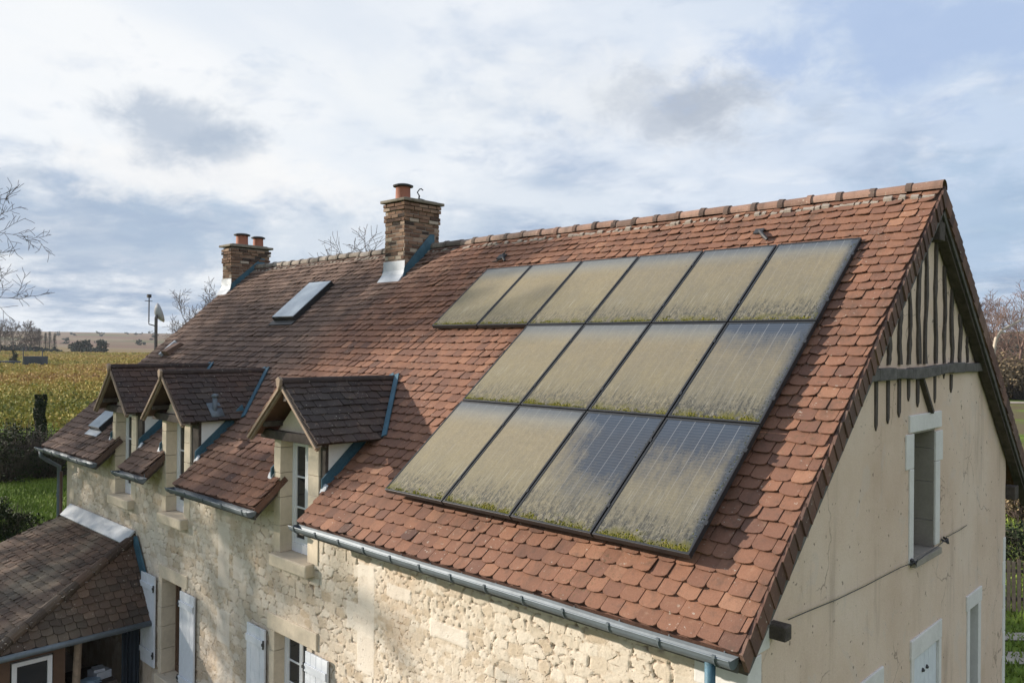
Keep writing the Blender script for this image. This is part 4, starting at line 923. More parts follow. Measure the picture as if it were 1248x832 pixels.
# ------------------------------------------------------------------ land
def gz(x, y):
    x = np.asarray(x, float); y = np.asarray(y, float)
    D = np.hypot(x - CAM[0], y - CAM[1]); az = np.degrees(np.arctan2(y - CAM[1], x - CAM[0]))      # left of frame 166 deg, right 101 deg
    s = lambda a, b, v: (lambda t: t * t * (3 - 2 * t))(np.clip((v - a) / (b - a), 0, 1))
    left = s(420, 2300, D) * 27 ; right = s(230, 900, D) * 24
    w = s(95, 135, np.abs(az)); h = right * (1 - w) + left * w
    h = h + s(200, 900, D) * 5 * (fbm(x + 5000, y + 5000, 420, 3, 200) - .5) - s(2600, 4200, D) * 30
    out = GZ + h + .10 * (fbm(x + 900, y + 900, 9, 3, 210) - .5) * s(14, 30, D)
    return out if out.shape else float(out)
rad = np.concatenate([[0], np.geomspace(3, 4600, 150)]); ang = np.linspace(0, 2 * np.pi, 241)[:-1]
RR, AA = np.meshgrid(rad, ang, indexing='ij'); gx_ = CAM[0] + RR * np.cos(AA); gy_ = CAM[1] + RR * np.sin(AA); gz_ = gz(gx_, gy_)
n1, n2 = RR.shape; idx = np.arange(n1 * n2).reshape(n1, n2)
q = np.stack([idx[:-1, :], idx[1:, :], np.roll(idx, -1, 1)[1:, :], np.roll(idx, -1, 1)[:-1, :]], -1).reshape(-1, 4)
def f_ground(n):
    p = n.pos(); D = n.n('ShaderNodeVectorMath', {0: n.scale(p, 1, 1, 0), 1: (CAM[0], CAM[1], 0)}, operation='DISTANCE').outputs['Value']
    g = n.noise(p, .35, 5, .6); g2 = n.noise(p, 3.0, 5, .65)
    grass = n.ramp(n.math('ADD', n.math('MULTIPLY', g, .55), n.math('MULTIPLY', g2, .45)), [(.3, (.05, .075, .016)), (.5, (.12, .175, .03)), (.68, (.18, .23, .045)), (.8, (.20, .19, .07))])
    vo = n.n('ShaderNodeTexVoronoi', {'Vector': n.scale(p, 1, 2.1, 0), 'Scale': .0062, 'Randomness': .8})
    fr = n.n('ShaderNodeSeparateColor', {0: vo.outputs['Color']}).outputs[0]
    field = n.ramp(fr, [(0, (.20, .125, .075)), (.2, (.17, .12, .05)), (.36, (.23, .17, .10)), (.5, (.10, .115, .035)), (.62, (.185, .10, .065)), (.8, (.24, .17, .06)), (.92, (.13, .10, .07))], 'CONSTANT')
    field = n.mix(.3, field, (.15, .12, .105)); field = n.mix(n.math('MULTIPLY', n.noise(n.scale(p, .1, 1, 1), .6, 4), .4), field, (.10, .085, .05))
    grass = n.mix(n.math('MULTIPLY', n.smooth(n.n('ShaderNodeSeparateXYZ', {0: p}).outputs[1], 14, 24), n.smooth(n.noise(p, .11, 4), .36, .50)), grass, (.125, .105, .058)); c = n.mix(n.smooth(D, 280, 330), grass, field)
    return {'Base Color': c, 'Roughness': .97, 'Specular IOR Level': .05, 'bump': (g2, .6, .08)}
go = grid_mesh('ground', np.stack([gx_.ravel(), gy_.ravel(), gz_.ravel()], -1), q.tolist(), mat('grass_and_fields', f_ground)); tag(go, kind='structure')
def strip(name, pts, wd, m, lift=.06, nn=40):
    pts = [V((p[0], p[1], 0)) for p in pts]; vv = []; ff = []
    seg = []
    for a, b in zip(pts[:-1], pts[1:]):
        for k in range(nn): seg.append(a.lerp(b, k / nn))
    seg.append(pts[-1])
    for i, p in enumerate(seg):
        d = (seg[min(i + 1, len(seg) - 1)] - seg[max(i - 1, 0)]).normalized(); s = V((-d[1], d[0], 0)) * wd / 2
        for e in (p - s, p + s): vv.append((e[0], e[1], float(gz(e[0], e[1])) + lift))
    ff = [(2 * i, 2 * i + 2, 2 * i + 3, 2 * i + 1) for i in range(len(seg) - 1)]
    o = grid_mesh(name, np.array(vv), ff, m, smooth=False); tag(o, kind='structure'); return o
M['gravel'] = simple('pale_gravel', (.34, .30, .25), .95, .25, 1.2, bump=.4, spec=.1)
M['road'] = simple('pale_farm_track', (.30, .27, .22), .95, .2, .3, bump=.2, spec=.1)
strip('road', [ground_at(-160, 400), ground_at(40, 392), ground_at(260, 380)], 6.5, M['road'], .25)
strip('path', [ground_at(1130, 101), ground_at(1420, 101)], 3.0, M['gravel'], .05)
strip('path', [ground_at(1080, 18.6), ground_at(1480, 18.6)], .50, M['gravel'], .03)
strip('path', [ground_at(1080, 17.4), ground_at(1480, 17.2)], .7, M['gravel'], .03)
strip('yard', [(-24, -1.2), (-10, -1.6), (2, -1.6)], 4.4, M['gravel'], .03)

# ------------------------------------------------------------------ plants
def f_leaf(stops):
    return lambda n: {'Base Color': n.ramp(n.attr('tint'), stops), 'Roughness': .75, 'Specular IOR Level': .2}
M['vine'] = mat('autumn_vine_leaves', f_leaf([(0, (.12, .14, .035)), (.18, (.30, .28, .055)), (.42, (.42, .32, .08)), (.66, (.45, .295, .09)), (.86, (.32, .185, .075)), (1, (.20, .13, .06))]))
M['bark'] = simple('dark_bark', (.075, .062, .052), .95, .4, 6, bump=.6, spec=.1)
M['bark_far'] = simple('grey_brown_bark', (.125, .10, .088), .95, .3, 1.5, spec=.1)
M['bark_pale'] = simple('pale_bark', (.42, .37, .30), .9, .3, 3, spec=.1)
M['bark_pink'] = simple('pinkish_bark', (.17, .115, .095), .95, .3, 1.5, spec=.1)
M['evergreen'] = mat('evergreen_leaves', f_leaf([(0, (.010, .016, .008)), (.5, (.024, .036, .014)), (1, (.055, .07, .022))]))
M['conifer'] = mat('conifer_needles', f_leaf([(0, (.012, .02, .014)), (.5, (.022, .034, .022)), (1, (.04, .055, .032))]))
M['dryleaf'] = mat('dry_brown_leaves', f_leaf([(0, (.06, .042, .025)), (.5, (.15, .11, .062)), (1, (.26, .20, .11))]))
M['grassblade'] = mat('grass_blades', f_leaf([(0, (.06, .09, .018)), (.5, (.15, .22, .035)), (.85, (.23, .28, .055)), (1, (.32, .27, .12))]))
def branch(mb, r, p, d, ln, rad, lvl, maxl, spec, trop):
    segs = 5 if lvl == 0 else (4 if lvl < maxl else 3); path = [V(p)]; rr = [rad]; d = V(d).normalized()
    for i in range(segs):
        j = spec['wob'] * (1 if lvl else .35)
        d = (d + V((r.gauss(0, j), r.gauss(0, j), r.gauss(0, j) + trop))).normalized(); path.append(path[-1] + d * ln / segs); rr.append(max(rad * (1 - (i + 1) / segs * spec['tap']), spec['rmin']))
    mb.tube(path, rr, max(3, 7 - 2 * lvl), .5, 0, False)
    if lvl == maxl: return
    nch = spec['n'][lvl]; lo = spec['lo'] if lvl == 0 else .18
    for k in range(nch):
        f = lo + (1 - lo) * (k + r.random() * .9) / nch; i = min(int(f * segs), segs - 1); g = f * segs - i
        q = path[i].lerp(path[i + 1], min(g, 1)); dd = (path[i + 1] - path[i]).normalized()
        side = dd.orthogonal().normalized(); side.rotate(Matrix.Rotation(k * 2.4 + r.uniform(-.5, .5), 3, dd)); a = math.radians(r.uniform(*spec['ang']))
        nd = dd * math.cos(a) + side * math.sin(a)
        branch(mb, r, q, nd, ln * r.uniform(*spec['len']) * (1.15 - .45 * f), max(rr[i] * spec['rk'], spec['rmin']), lvl + 1, maxl, spec, spec['up'])
SPEC = dict(wob=.13, tap=.75, rmin=.006, n=(11, 8, 7, 5), lo=.22, ang=(28, 62), len=(.42, .62), rk=.52, up=.035)
def bare_tree(seed, base, height, label, m, spec=None, maxl=3, lean=(0, 0), group=None, rad=None, name='bare_tree'):
    r = random.Random(seed); sp = dict(SPEC); sp.update(spec or {}); base = V(base); base[2] -= .1
    t = thing(name, label, 'tree', base, group); trunk = MB(); crown = MB()
    rad = rad or height * .018; segs = 7; path = [base]; rr = [rad * 1.25]; d = V((lean[0], lean[1], 1)).normalized()
    for i in range(segs):
        d = (d + V((r.gauss(0, .06), r.gauss(0, .06), .03))).normalized(); path.append(path[-1] + d * height * .78 / segs); rr.append(rad * (1 - .82 * (i + 1) / segs))
    trunk.tube(path, rr, 9, .5, 0, False); nch = sp['n'][0]
    for k in range(nch):
        f = sp['lo'] + (1 - sp['lo']) * (k + r.random() * .8) / nch; i = min(int(f * segs), segs - 1); q = path[i].lerp(path[i + 1], min(1, f * segs - i)); dd = (path[i + 1] - path[i]).normalized()
        side = dd.orthogonal().normalized(); side.rotate(Matrix.Rotation(k * 2.4 + r.uniform(-.5, .5), 3, dd)); a = math.radians(r.uniform(*sp['ang']) * (1.2 - .6 * f))
        branch(crown, r, q, dd * math.cos(a) + side * math.sin(a), height * r.uniform(.30, .44) * (1.15 - .55 * f), rr[i] * .55, 1, maxl, sp, sp['up'])
    trunk.build('trunk', m, t, smooth=True); crown.build('crown', m, t, smooth=True); return t
def leaf_cloud(mb, r, c, rx, ry, rz, n, size, tint=(.5, .22), shell=.55, clump=10):
    cc = []
    for _ in range(clump):
        v = V((r.gauss(0, 1), r.gauss(0, 1), r.gauss(0, 1))).normalized() * r.uniform(.35, .95); cc.append((v, r.uniform(.25, .5), r.gauss(0, .13)))
    for _ in range(n):
        k, w, dt = r.choice(cc); v = V((r.gauss(0, 1), r.gauss(0, 1), r.gauss(0, 1))).normalized() * (w * r.random() ** .5) + k
        p = V((c[0] + v[0] * rx, c[1] + v[1] * ry, c[2] + max(v[2], -.95) * rz)); a = V((r.gauss(0, 1), r.gauss(0, 1), r.gauss(0, 1))).normalized(); b = a.orthogonal().normalized(); s_ = size * r.uniform(.6, 1.4)
        mb.add([p - a * s_ * .5, p + b * s_ * .32, p + a * s_ * .5, p - b * s_ * .32], [(0, 1, 2, 3)], min(1, max(0, r.gauss(tint[0] + dt, tint[1]))))
def bush(seed, base, rx, ry, h, label, m, n=2500, size=.09, twigs=60, cat='bush', name='bush', group=None, barkm='bark'):
    r = random.Random(seed); base = V(base); t = thing(name, label, cat, base, group); tw = MB()
    for _ in range(twigs):
        a = r.random() * 6.28; k = r.random() ** .5; e = base + V((math.cos(a) * rx * k, math.sin(a) * ry * k, h * r.uniform(.6, 1.12) * (1.1 - .45 * k))); s_ = base + V((math.cos(a) * rx * k * .3, math.sin(a) * ry * k * .3, -.05))
        mid = s_.lerp(e, .55) + V((r.gauss(0, .08), r.gauss(0, .08), r.gauss(0, .05))) * h; tw.tube([s_, mid, e], [.022 * h / 2, .014 * h / 2, .006], 4, .5, 0, False)
        for _ in range(3):
            q = mid.lerp(e, r.random()); tw.tube([q, q + V((r.gauss(0, .2), r.gauss(0, .2), r.uniform(-.05, .25))) * h * .5], [.008, .004], 3, .5, 0, False)
    tw.build('stems', M[barkm], t)
    if n:
        lv = MB(); leaf_cloud(lv, r, base + V((0, 0, h * .5)), rx, ry, h * .52, n, size, clump=int(10 + rx * 5)); lv.build('foliage', m, t)
    return t
# vineyard: rows of golden vines from 55 m out to the farm track
r = np.random.default_rng(5); Fh = np.array([F_[0], F_[1]]); Fh /= np.linalg.norm(Fh); Rh = np.array([Fh[1], -Fh[0]]); VV = []; TT = []; posts = MB(); tv = []
c2 = np.array([CAM[0], CAM[1]]); dd = 56.0
while dd < 372:
    w0, w1 = (-60 - 624) / 980 * dd, (255 - 624) / 980 * dd; n = int((w1 - w0) * 5600 / dd); big = .055 + .0009 * dd
    u = r.uniform(w0, w1, n); f = r.normal(0, .22, n); hgt_ = .50 + 1.0 * r.random(n) ** .8 + .14 * np.sin(u * 1.7 + dd)
    slope = .16 * (u - w0); P = c2[None] + (dd + f - slope)[:, None] * Fh[None] + u[:, None] * Rh[None]
    keep = vnoise(u + dd * 3, np.full(n, dd), 1.6, 300) > .22; P = P[keep]; hgt_ = hgt_[keep]; n = len(P); z = gz(P[:, 0], P[:, 1]) + hgt_
    a = r.normal(size=(n, 3)); a /= np.linalg.norm(a, axis=1)[:, None]; b = np.cross(a, r.normal(size=(n, 3))); b /= np.linalg.norm(b, axis=1)[:, None]; s_ = big * r.uniform(.6, 1.3, n)[:, None]
    C = np.stack([P[:, 0], P[:, 1], z], -1); VV.append(np.stack([C - a * s_, C + b * s_ * .7, C + a * s_, C - b * s_ * .7], 1))
    pat = fbm(P[:, 0] + 700, P[:, 1] + 700, 26, 3, 310); tone = .32 + .24 * np.clip((dd - 56) / 70, 0, 1) - .12 * np.clip((dd - 190) / 110, 0, 1)
    TT.append(np.clip(tone + (pat - .5) * .9 + r.normal(0, .15, n) - .18 * (hgt_ - 1.2), 0, 1))
    if dd < 110:
        for uu in np.arange(w0, w1, 1.25):
            p = c2 + (dd - .16 * (uu - w0)) * Fh + (uu + r.normal(0, .1)) * Rh; g0 = float(gz(p[0], p[1])); posts.tube([(p[0], p[1], g0), (p[0] + r.normal(0, .06), p[1], g0 + .5), (p[0] + r.normal(0, .08), p[1], g0 + 1.0)], [.05, .035, .03], 4, .5, 0, False)
    dd += 2.2 if dd < 150 else 3.0
VV = np.concatenate(VV); TT = np.concatenate(TT); nq = len(VV)
me = bpy.data.meshes.new('vineyard'); vtx = VV.reshape(-1, 3).copy(); vtx[:, 2] += Z0; me.vertices.add(nq * 4); me.vertices.foreach_set('co', vtx.ravel()); me.loops.add(nq * 4); me.loops.foreach_set('vertex_index', np.arange(nq * 4, dtype=np.int32)); me.polygons.add(nq); me.polygons.foreach_set('loop_start', np.arange(0, nq * 4, 4, dtype=np.int32)); me.polygons.foreach_set('loop_total', np.full(nq, 4, dtype=np.int32)); me.update(calc_edges=True)
at = me.attributes.new('tint', 'FLOAT', 'FACE'); at.data.foreach_set('value', TT.astype(np.float32)); me.materials.append(M['vine']); vo_ = bpy.data.objects.new('vineyard', me); COL.objects.link(vo_); tag(vo_, 'golden autumn vineyard rows stretching behind the house', 'vineyard', kind='stuff')
tag(posts.build('vine_trunks', M['bark']), 'dark vine trunks under the golden leaves', 'vine trunks', kind='stuff')
# lawn grass near the house, left
def blades(name, pts, label, hmax=.16):
    r = random.Random(9); mb = MB()
    for (x, y) in pts:
        g0 = float(gz(x, y)); a = r.random() * 6.28; h = hmax * r.uniform(.4, 1.2); dx, dy = math.cos(a) * .03, math.sin(a) * .03; lx, ly = r.gauss(0, .05), r.gauss(0, .05)
        mb.add([(x - dx, y - dy, g0), (x + dx, y + dy, g0), (x + lx, y + ly, g0 + h)], [(0, 1, 2)], min(1, max(0, .45 + .9 * (float(fbm(x + 300, y + 300, 3, 3, 320)) - .5) + r.gauss(0, .15))))
    tag(mb.build(name, M['grassblade']), label, 'grass', kind='stuff')
pts = []
for _ in range(26000):
    dep = 26 + 30 * random.random(); u = random.uniform(-60, 110); p = CAM + (F_ + R_ * ((u - 624) / FPX)) * dep; pts.append((p[0], p[1]))
blades('lawn_grass', pts, 'bright green grass between the house and the vines')
pts = []
for _ in range(6000):
    dep = 15 + 26 * random.random(); u = random.uniform(1205, 1300); p = CAM + (F_ + R_ * ((u - 624) / FPX)) * dep; pts.append((p[0], p[1]))
blades('verge_grass', pts, 'green grass behind the gable wall')

# bare trees left of the picture, between the sun and the house (their twigs reach into the frame)
d = F_ + R_ * ((-168 - 624) / FPX); p = CAM + d * 27.0
bare_tree(101, (p[0], p[1], gz(p[0], p[1])), 15.5, 'tall bare tree at the left edge with dark twigs against the sky', M['bark'], dict(n=(17, 8, 7, 5), rmin=.008, wob=.17, lo=.46), 4, rad=.22)
for k, (x, y, h) in enumerate([(-22.5, -8.2, 11.5), (-27.5, -11.5, 13.0), (-19.0, -9.5, 9.5), (-27.0, -6.0, 15.5), (-33.0, -9.5, 18.0)]):
    bare_tree(110 + k, (x, y, gz(x, y)), h, ('bare garden tree in front of the porch, outside the left edge', 'larger bare garden tree farther left', 'small bare garden tree nearest the house', 'dense bare garden tree in front of the vines, outside the left edge', 'tallest bare garden tree, farthest outside the left edge')[k], M['bark'], dict(n=(9, 5, 4, 3) if k in (0, 2) else (14, 7, 6, 5), rmin=.016, wob=.16), 4, rad=.20)
# trees behind the ridge and the far chimney
p = ground_at(450, 58); bare_tree(121, p, 14.6, 'bare tree whose top shows behind the ridge by the near chimney', M['bark_far'], dict(rmin=.016), 3)
p = ground_at(232, 75); bare_tree(122, p, 11.2, 'round bare tree behind the far end of the roof', M['bark_far'], dict(rmin=.016, n=(13, 9, 7, 5)), 3)
p = ground_at(262, 66); bare_tree(123, p, 11.4, 'bare tree beside the far chimney, partly hidden', M['bark_far'], dict(rmin=.016), 3)
p = ground_at(212, 88); bare_tree(124, p, 8.2, 'low bare tree left of the round one behind the roof', M['bark_far'], dict(rmin=.016, n=(13, 9, 7, 5)), 3)
# right of the gable
for k, (px, dep, h, lb) in enumerate([(1196, 118, 15.5, 'pinkish bare tree against the gable edge, right'), (1214, 124, 14.6, 'middle bare tree of those right of the gable'), (1243, 112, 16.2, 'tall bare tree at the right edge of the picture'), (1264, 120, 14.5, 'bare tree just past the right edge')]):
    bare_tree(130 + k, ground_at(px, dep), h, lb, M['bark_pink'], dict(rmin=.024, n=(12, 8, 6, 5)), 3)
bt = thing('leaning_tree', 'pale leaning trunk curving over behind the gable, right', 'tree', ground_at(1209, 60)); b0 = ground_at(1209, 60)
def at(px, py, dep): return CAM + (F_ + R_ * ((px - 624) / FPX) + U_ * ((416 - py) / FPX)) * dep
m_ = MB(); pt = [b0, at(1210, 470, 60), at(1211, 428, 60), at(1214, 412, 60), at(1221, 402, 60), at(1231, 397, 60), at(1244, 390, 60), at(1256, 378, 60)]; m_.tube(pt, [.16, .15, .13, .12, .10, .09, .07, .04], 8); m_.build('trunk', M['bark_pale'], bt, smooth=True)
m_ = MB(); rr = random.Random(77)
for q in pt[3:]:
    for _ in range(3): branch(m_, rr, q, V((rr.gauss(0, .5), rr.gauss(0, .5), 1)), 1.9, .035, 2, 3, dict(SPEC, rmin=.014), .02)
m_.build('crown', M['bark_pink'], bt)
for k, (px, dep, rx, h) in enumerate([(1190, 108, 5, 5.4), (1222, 112, 5, 6.2), (1252, 107, 5, 5.2), (1205, 122, 6, 6.8), (1240, 126, 6, 6.6)]):
    bush(140 + k, ground_at(px, dep), rx, rx * .8, h, ('brown scrub beside the path against the gable edge', 'brown scrub in the middle behind the path', 'brown scrub by the path at the right edge', 'taller scrub behind the others at the gable edge', 'taller scrub behind the others at the right edge')[k], M['dryleaf'], 2600, .42, 150, 'shrub', 'shrub', 'brown scrub beyond the path', 'bark_far')
bush(150, ground_at(1252, 31.5), 1.5, 1.5, 2.5, 'dry straw coloured bush behind the fence', M['dryleaf'], 6500, .13, 120, 'bush', 'bush', None, 'bark_far')
bush(151, ground_at(1262, 24.5), 1.3, 1.3, 1.6, 'dark evergreen bush by the fence', M['evergreen'], 3500, .10, 60)
# fence
fb = ground_at(1216, 20.4); fe = ground_at(1330, 20.0); fnc = thing('fence', 'dark weathered picket fence behind the gable wall', 'fence', fb); ax = (fe - fb); ax[2] = 0; ln = ax.length; ax.normalize(); m_ = MB(); rr = random.Random(6); k = 0.0
while k < ln:
    p = fb + ax * k; h = 1.32 + rr.uniform(-.06, .06); w = .085
    m_.obox(p + V((0, 0, .05)), ax * w, V((-ax[1], ax[0], 0)) * .02, V((rr.gauss(0, .015), 0, h - .05)), rr.random()); k += .125
m_.build('pickets', M['wood_pale'], fnc); m_ = MB()
for z in (.35, 1.05): m_.beam(fb + V((0, 0, z)) + V((-ax[1], ax[0], 0)) * .045, fe + V((0, 0, z)) + V((-ax[1], ax[0], 0)) * .045, .04, .08)
m_.build('rail', M['wood'], fnc)
for k in range(int(ln / 1.1) + 1):
    m_ = MB(); p = fb + ax * k * 1.1 + V((-ax[1], ax[0], 0)) * .10; m_.box(p[0] - .05, p[0] + .05, p[1] - .05, p[1] + .05, p[2] - .1, p[2] + 1.4); m_.build('post', M['wood'], fnc)
# left middle distance: hedges, ivy stump, huts, woods
for k, (px, dep, rx, ry, h, n, lb, mm_) in enumerate([
    (4, 38, 2.6, 2.0, 2.3, 3200, 'dark bramble bush at the left edge beyond the porch', 'dryleaf'), (34, 40, 2.4, 2.0, 2.5, 3200, 'dark bramble bush in the middle, left of the downpipe', 'dryleaf'), (60, 39, 1.8, 1.6, 2.2, 2600, 'dark bramble bush next to the house corner', 'dryleaf')]):
    bush(160 + k, ground_at(px, dep), rx, ry, h, lb, M['evergreen'], n, .11, 190, 'bush', 'bush', 'dark brambles between lawn and vines')
bush(170, ground_at(6, 27.0), 1.15, 1.0, 1.25, 'low dark green shrub at the left edge on the lawn', M['evergreen'], 4500, .085, 40)
st_ = MB(); p = ground_at(24, 26.6); st_.obox(p, (.8, .25, .05), (-.2, .5, 0), (0, 0, .14)); tag(st_.build('stone_slab', M['palestone'], bevel=.02), 'small grey stone slab on the grass beside the low shrub', 'stone')
p = ground_at(50, 47); iv = thing('ivy_stump', 'dark ivy-covered dead trunk standing in front of the vines', 'tree', p); m_ = MB(); m_.tube([p, p + V((.05, 0, 1.8)), p + V((0, 0, 3.3))], [.20, .17, .13], 9); m_.build('trunk', M['bark'], iv); m_ = MB()
rr = random.Random(12)
for _ in range(3600):
    a = rr.random() * 6.28; z = rr.uniform(.1, 3.5); rd = .22 + rr.random() * .09 + .05 * math.sin(z * 4 + a); q = p + V((math.cos(a) * rd, math.sin(a) * rd, z)); u_ = V((rr.gauss(0, 1), rr.gauss(0, 1), rr.gauss(0, 1))).normalized(); w_ = u_.orthogonal().normalized(); m_.add([q - u_ * .05, q + w_ * .04, q + u_ * .05, q - w_ * .04], [(0, 1, 2, 3)], min(1, max(0, rr.gauss(.3, .2))))
m_.build('ivy', M['evergreen'], iv)
M['hut'] = simple('dark_blue_grey_boards', (.035, .045, .055), .85, .25, 1.0)
h0 = ground_at(41, 176); hut = thing('field_hut', 'open post shelter with dark boarded lower half among the vines', 'shelter', h0); ax = V((Rh[0], Rh[1], 0)); ay = V((Fh[0], Fh[1], 0))
m_ = MB(); m_.obox(h0 - ax * 2.1 + V((0, 0, -.5)), ax * 4.0, ay * 2.2, V((0, 0, 3.6))); m_.build('boarding', M['hut'], hut)
for s_ in (-2.25, 1.95):
    m_ = MB(); q = h0 + ax * s_; m_.beam(q + V((0, 0, -.5)), q + V((0, 0, 5.1)), .16, .16, up=(1, 0, 0)); m_.build('post', M['hut'], hut)
m_ = MB(); m_.beam(h0 + ax * -2.4 + V((0, 0, 4.9)), h0 + ax * 2.1 + V((0, 0, 4.95)), .10, .14); m_.build('top_beam', M['hut'], hut)
h1 = ground_at(8, 182); hut = thing('trailer', 'dark covered farm trailer among the vines at the left edge', 'trailer', h1); m_ = MB(); m_.obox(h1 - ax * 2.2 + V((0, 0, .5)), ax * 4.3, ay * 2, V((0, 0, 1.4))); m_.build('cargo_box', M['hut'], hut, bevel=.1)
for s_ in (-1.2, 1.2):
    m_ = MB(); q = h1 + ax * s_ + V((0, 0, .5)); m_.tube([q - ay * .25, q + ay * .02], .5, 14); m_.build('wheel', M['iron'], hut)
bush(180, ground_at(16, 184), 1.1, 1.1, 4.3, 'narrow dark bush behind the trailer', M['evergreen'], 900, .34, 20)
for k, (px, dep, rx, h) in enumerate([(93, 405, 3.6, 6.8), (105, 408, 3.2, 7.2), (124, 403, 3.0, 7.4), (112, 402, 5.0, 3.0)]):
    bush(190 + k, ground_at(px, dep), rx, rx, h, ('left dark round tree of the clump beyond the farm track', 'middle dark round tree of the clump beyond the farm track', 'right dark upright tree of the clump beyond the farm track', 'low hedge between the dark trees beyond the farm track')[k], M['conifer'], 700, .9, 12, 'tree', 'distant_tree', 'dark trees beyond the farm track')
for k, (px, h) in enumerate([(48, 12.8), (55.5, 10.5), (60.5, 11.2), (66.5, 10.0)]):
    p = ground_at(px, 430); t = thing('conifer', ('tallest conifer at the left end of its row', 'second conifer from the left', 'third conifer from the left, narrow', 'last conifer on the right of its row')[k], 'tree', p, 'conifers on the skyline'); m_ = MB(); m_.tube([p, p + V((0, 0, h))], [.3, .05], 6); m_.build('trunk', M['bark'], t); m_ = MB(); rr = random.Random(200 + k)
    for _ in range(900):
        f = rr.random() ** .8; a = rr.random() * 6.28; rd = (1 - f) * h * .15 * rr.random() ** .4 + .1; q = p + V((math.cos(a) * rd, math.sin(a) * rd, h * (.08 + .92 * f))); s_ = .7 * rr.uniform(.5, 1.2); u_ = V((math.cos(a), math.sin(a), -.35)); w_ = V((-math.sin(a), math.cos(a), 0)); m_.add([q, q + u_ * s_ * .5 + w_ * s_ * .2, q + u_ * s_, q + u_ * s_ * .5 - w_ * s_ * .2], [(0, 1, 2, 3)], rr.random())
    m_.build('crown', M['conifer'], t)
for k, (px, dep, h, lb) in enumerate([(0, 330, 14.5, 'broad bare tree on the far left skyline'), (17, 345, 15.5, 'second bare tree from the left on the skyline'), (31, 340, 15.0, 'tallest bare tree on the left skyline'), (41, 352, 12.5, 'last bare tree on the skyline beside the conifers')]):
    bare_tree(210 + k, ground_at(px, dep), h, lb, M['bark_far'], dict(rmin=.05, n=(13, 8, 6, 5)), 3, group='bare trees on the left skyline')
wd = MB(); rr = random.Random(33)
for k in range(34):
    px = -40 + k * 3.2 + rr.uniform(-1.5, 1.5); dep = rr.uniform(385, 412); p = ground_at(px, dep); hh = rr.uniform(3.0, 5.5) * (1 if px < 45 else .72); leaf_cloud(wd, rr, p + V((0, 0, hh * .45)), 3.4, 3.4, hh * .55, 170, 1.0, (.4, .2), clump=7)
tag(wd.build('hedgerow', M['conifer']), 'dark dense hedgerow along the far side of the track, left', 'hedgerow', kind='stuff')
wd = MB()
for k in range(46):
    px = rr.choice([rr.uniform(70, 200), rr.uniform(1180, 1280)]); right = px > 600; dep = rr.uniform(700, 1500) if not right else rr.uniform(300, 520); p = ground_at(px, dep); hh = rr.uniform(3, 7); leaf_cloud(wd, rr, p + V((0, 0, hh * .4)), hh * .9, hh * .9, hh * .6, 60, 2.0, (.4, .2), clump=5)
tag(wd.build('far_woods', M['conifer']), 'scattered dark copses far away on the hills', 'woods', kind='stuff')

# ------------------------------------------------------------------ light
SAZ, SEL = math.radians(32), math.radians(18)                       # heading of the light, sun height
trav = V((math.cos(SEL) * math.cos(SAZ), math.cos(SEL) * math.sin(SAZ), -math.sin(SEL)))
sl_ = bpy.data.lights.new('sun', 'SUN'); sl_.energy = 5.0; sl_.angle = math.radians(.7); sl_.color = (1.0, .90, .785)
so_ = bpy.data.objects.new('sun', sl_); COL.objects.link(so_); so_.rotation_euler = trav.to_track_quat('-Z', 'Y').to_euler(); so_.location = (-30, -20, 30)
w_ = bpy.data.worlds.new('World'); sc.world = w_; w_.use_nodes = True; wt = w_.node_tree; n = NT(wt); bg = wt.nodes['Background']
sun_dir = -trav
sky = n.n('ShaderNodeTexSky', sky_type='NISHITA'); sky.sun_disc = False; sky.sun_elevation = SEL; sky.sun_rotation = math.atan2(sun_dir[0], sun_dir[1]); sky.air_density = 1.0; sky.dust_density = 1.2; sky.altitude = 100
STR = .12
tc = n.n('ShaderNodeTexCoord').outputs['Generated']; nrm = n.n('ShaderNodeVectorMath', {0: tc}, operation='NORMALIZE').outputs[0]
sp_ = n.n('ShaderNodeSeparateXYZ', {0: nrm}); dx_, dy_, dz_ = sp_.outputs
zc = n.math('ADD', n.math('MAXIMUM', dz_, 0.0), .16)
pl = n.n('ShaderNodeCombineXYZ', {0: n.math('DIVIDE', dx_, zc), 1: n.math('DIVIDE', dy_, zc), 2: 0.0}).outputs[0]     # the flat cloud deck overhead
n1_ = n.noise(pl, .85, 9, .56, .25); n2_ = n.noise(n.scale(pl, 1.0, 1.0, 1), 2.1, 8, .58, .2)
cl = n.math('ADD', n.math('MULTIPLY', n1_, .65), n.math('MULTIPLY', n2_, .35))
lf = n.n('ShaderNodeVectorMath', {0: nrm, 1: (-.985, .05, .0)}, operation='DOT_PRODUCT').outputs['Value']
lf = n.smooth(lf, .15, .98)                                          # brighter towards the sun
up = n.smooth(dz_, .02, .30)
K = .60 / STR
white = n.mix(lf, (.58 * K, .70 * K, .88 * K), (.98 * K, 1.0 * K, 1.02 * K)); grey = n.mix(up, (.34 * K, .44 * K, .60 * K), (.50 * K, .61 * K, .79 * K))
blue = n.mix(.5, n.mix(up, (.34 * K, .49 * K, .68 * K), (.42 * K, .58 * K, .82 * K)), sky.outputs[0])
pl2 = n.n('ShaderNodeVectorMath', {0: pl, 1: (-.16, -.05, 0)}, operation='ADD').outputs[0]
nA = n.noise(pl, 1.5, 12, .60, .35); nB = n.noise(pl2, 1.5, 5, .60, .35); lit = n.math('MULTIPLY', n.math('SUBTRACT', nA, nB), 3.2)     # sunward flanks of the clouds
thick = n.smooth(n.math('ADD', n.math('ADD', cl, n.math('MULTIPLY', up, .09)), n.math('MULTIPLY', lit, .14)), .40, .60)
c_ = n.mix(thick, grey, white)
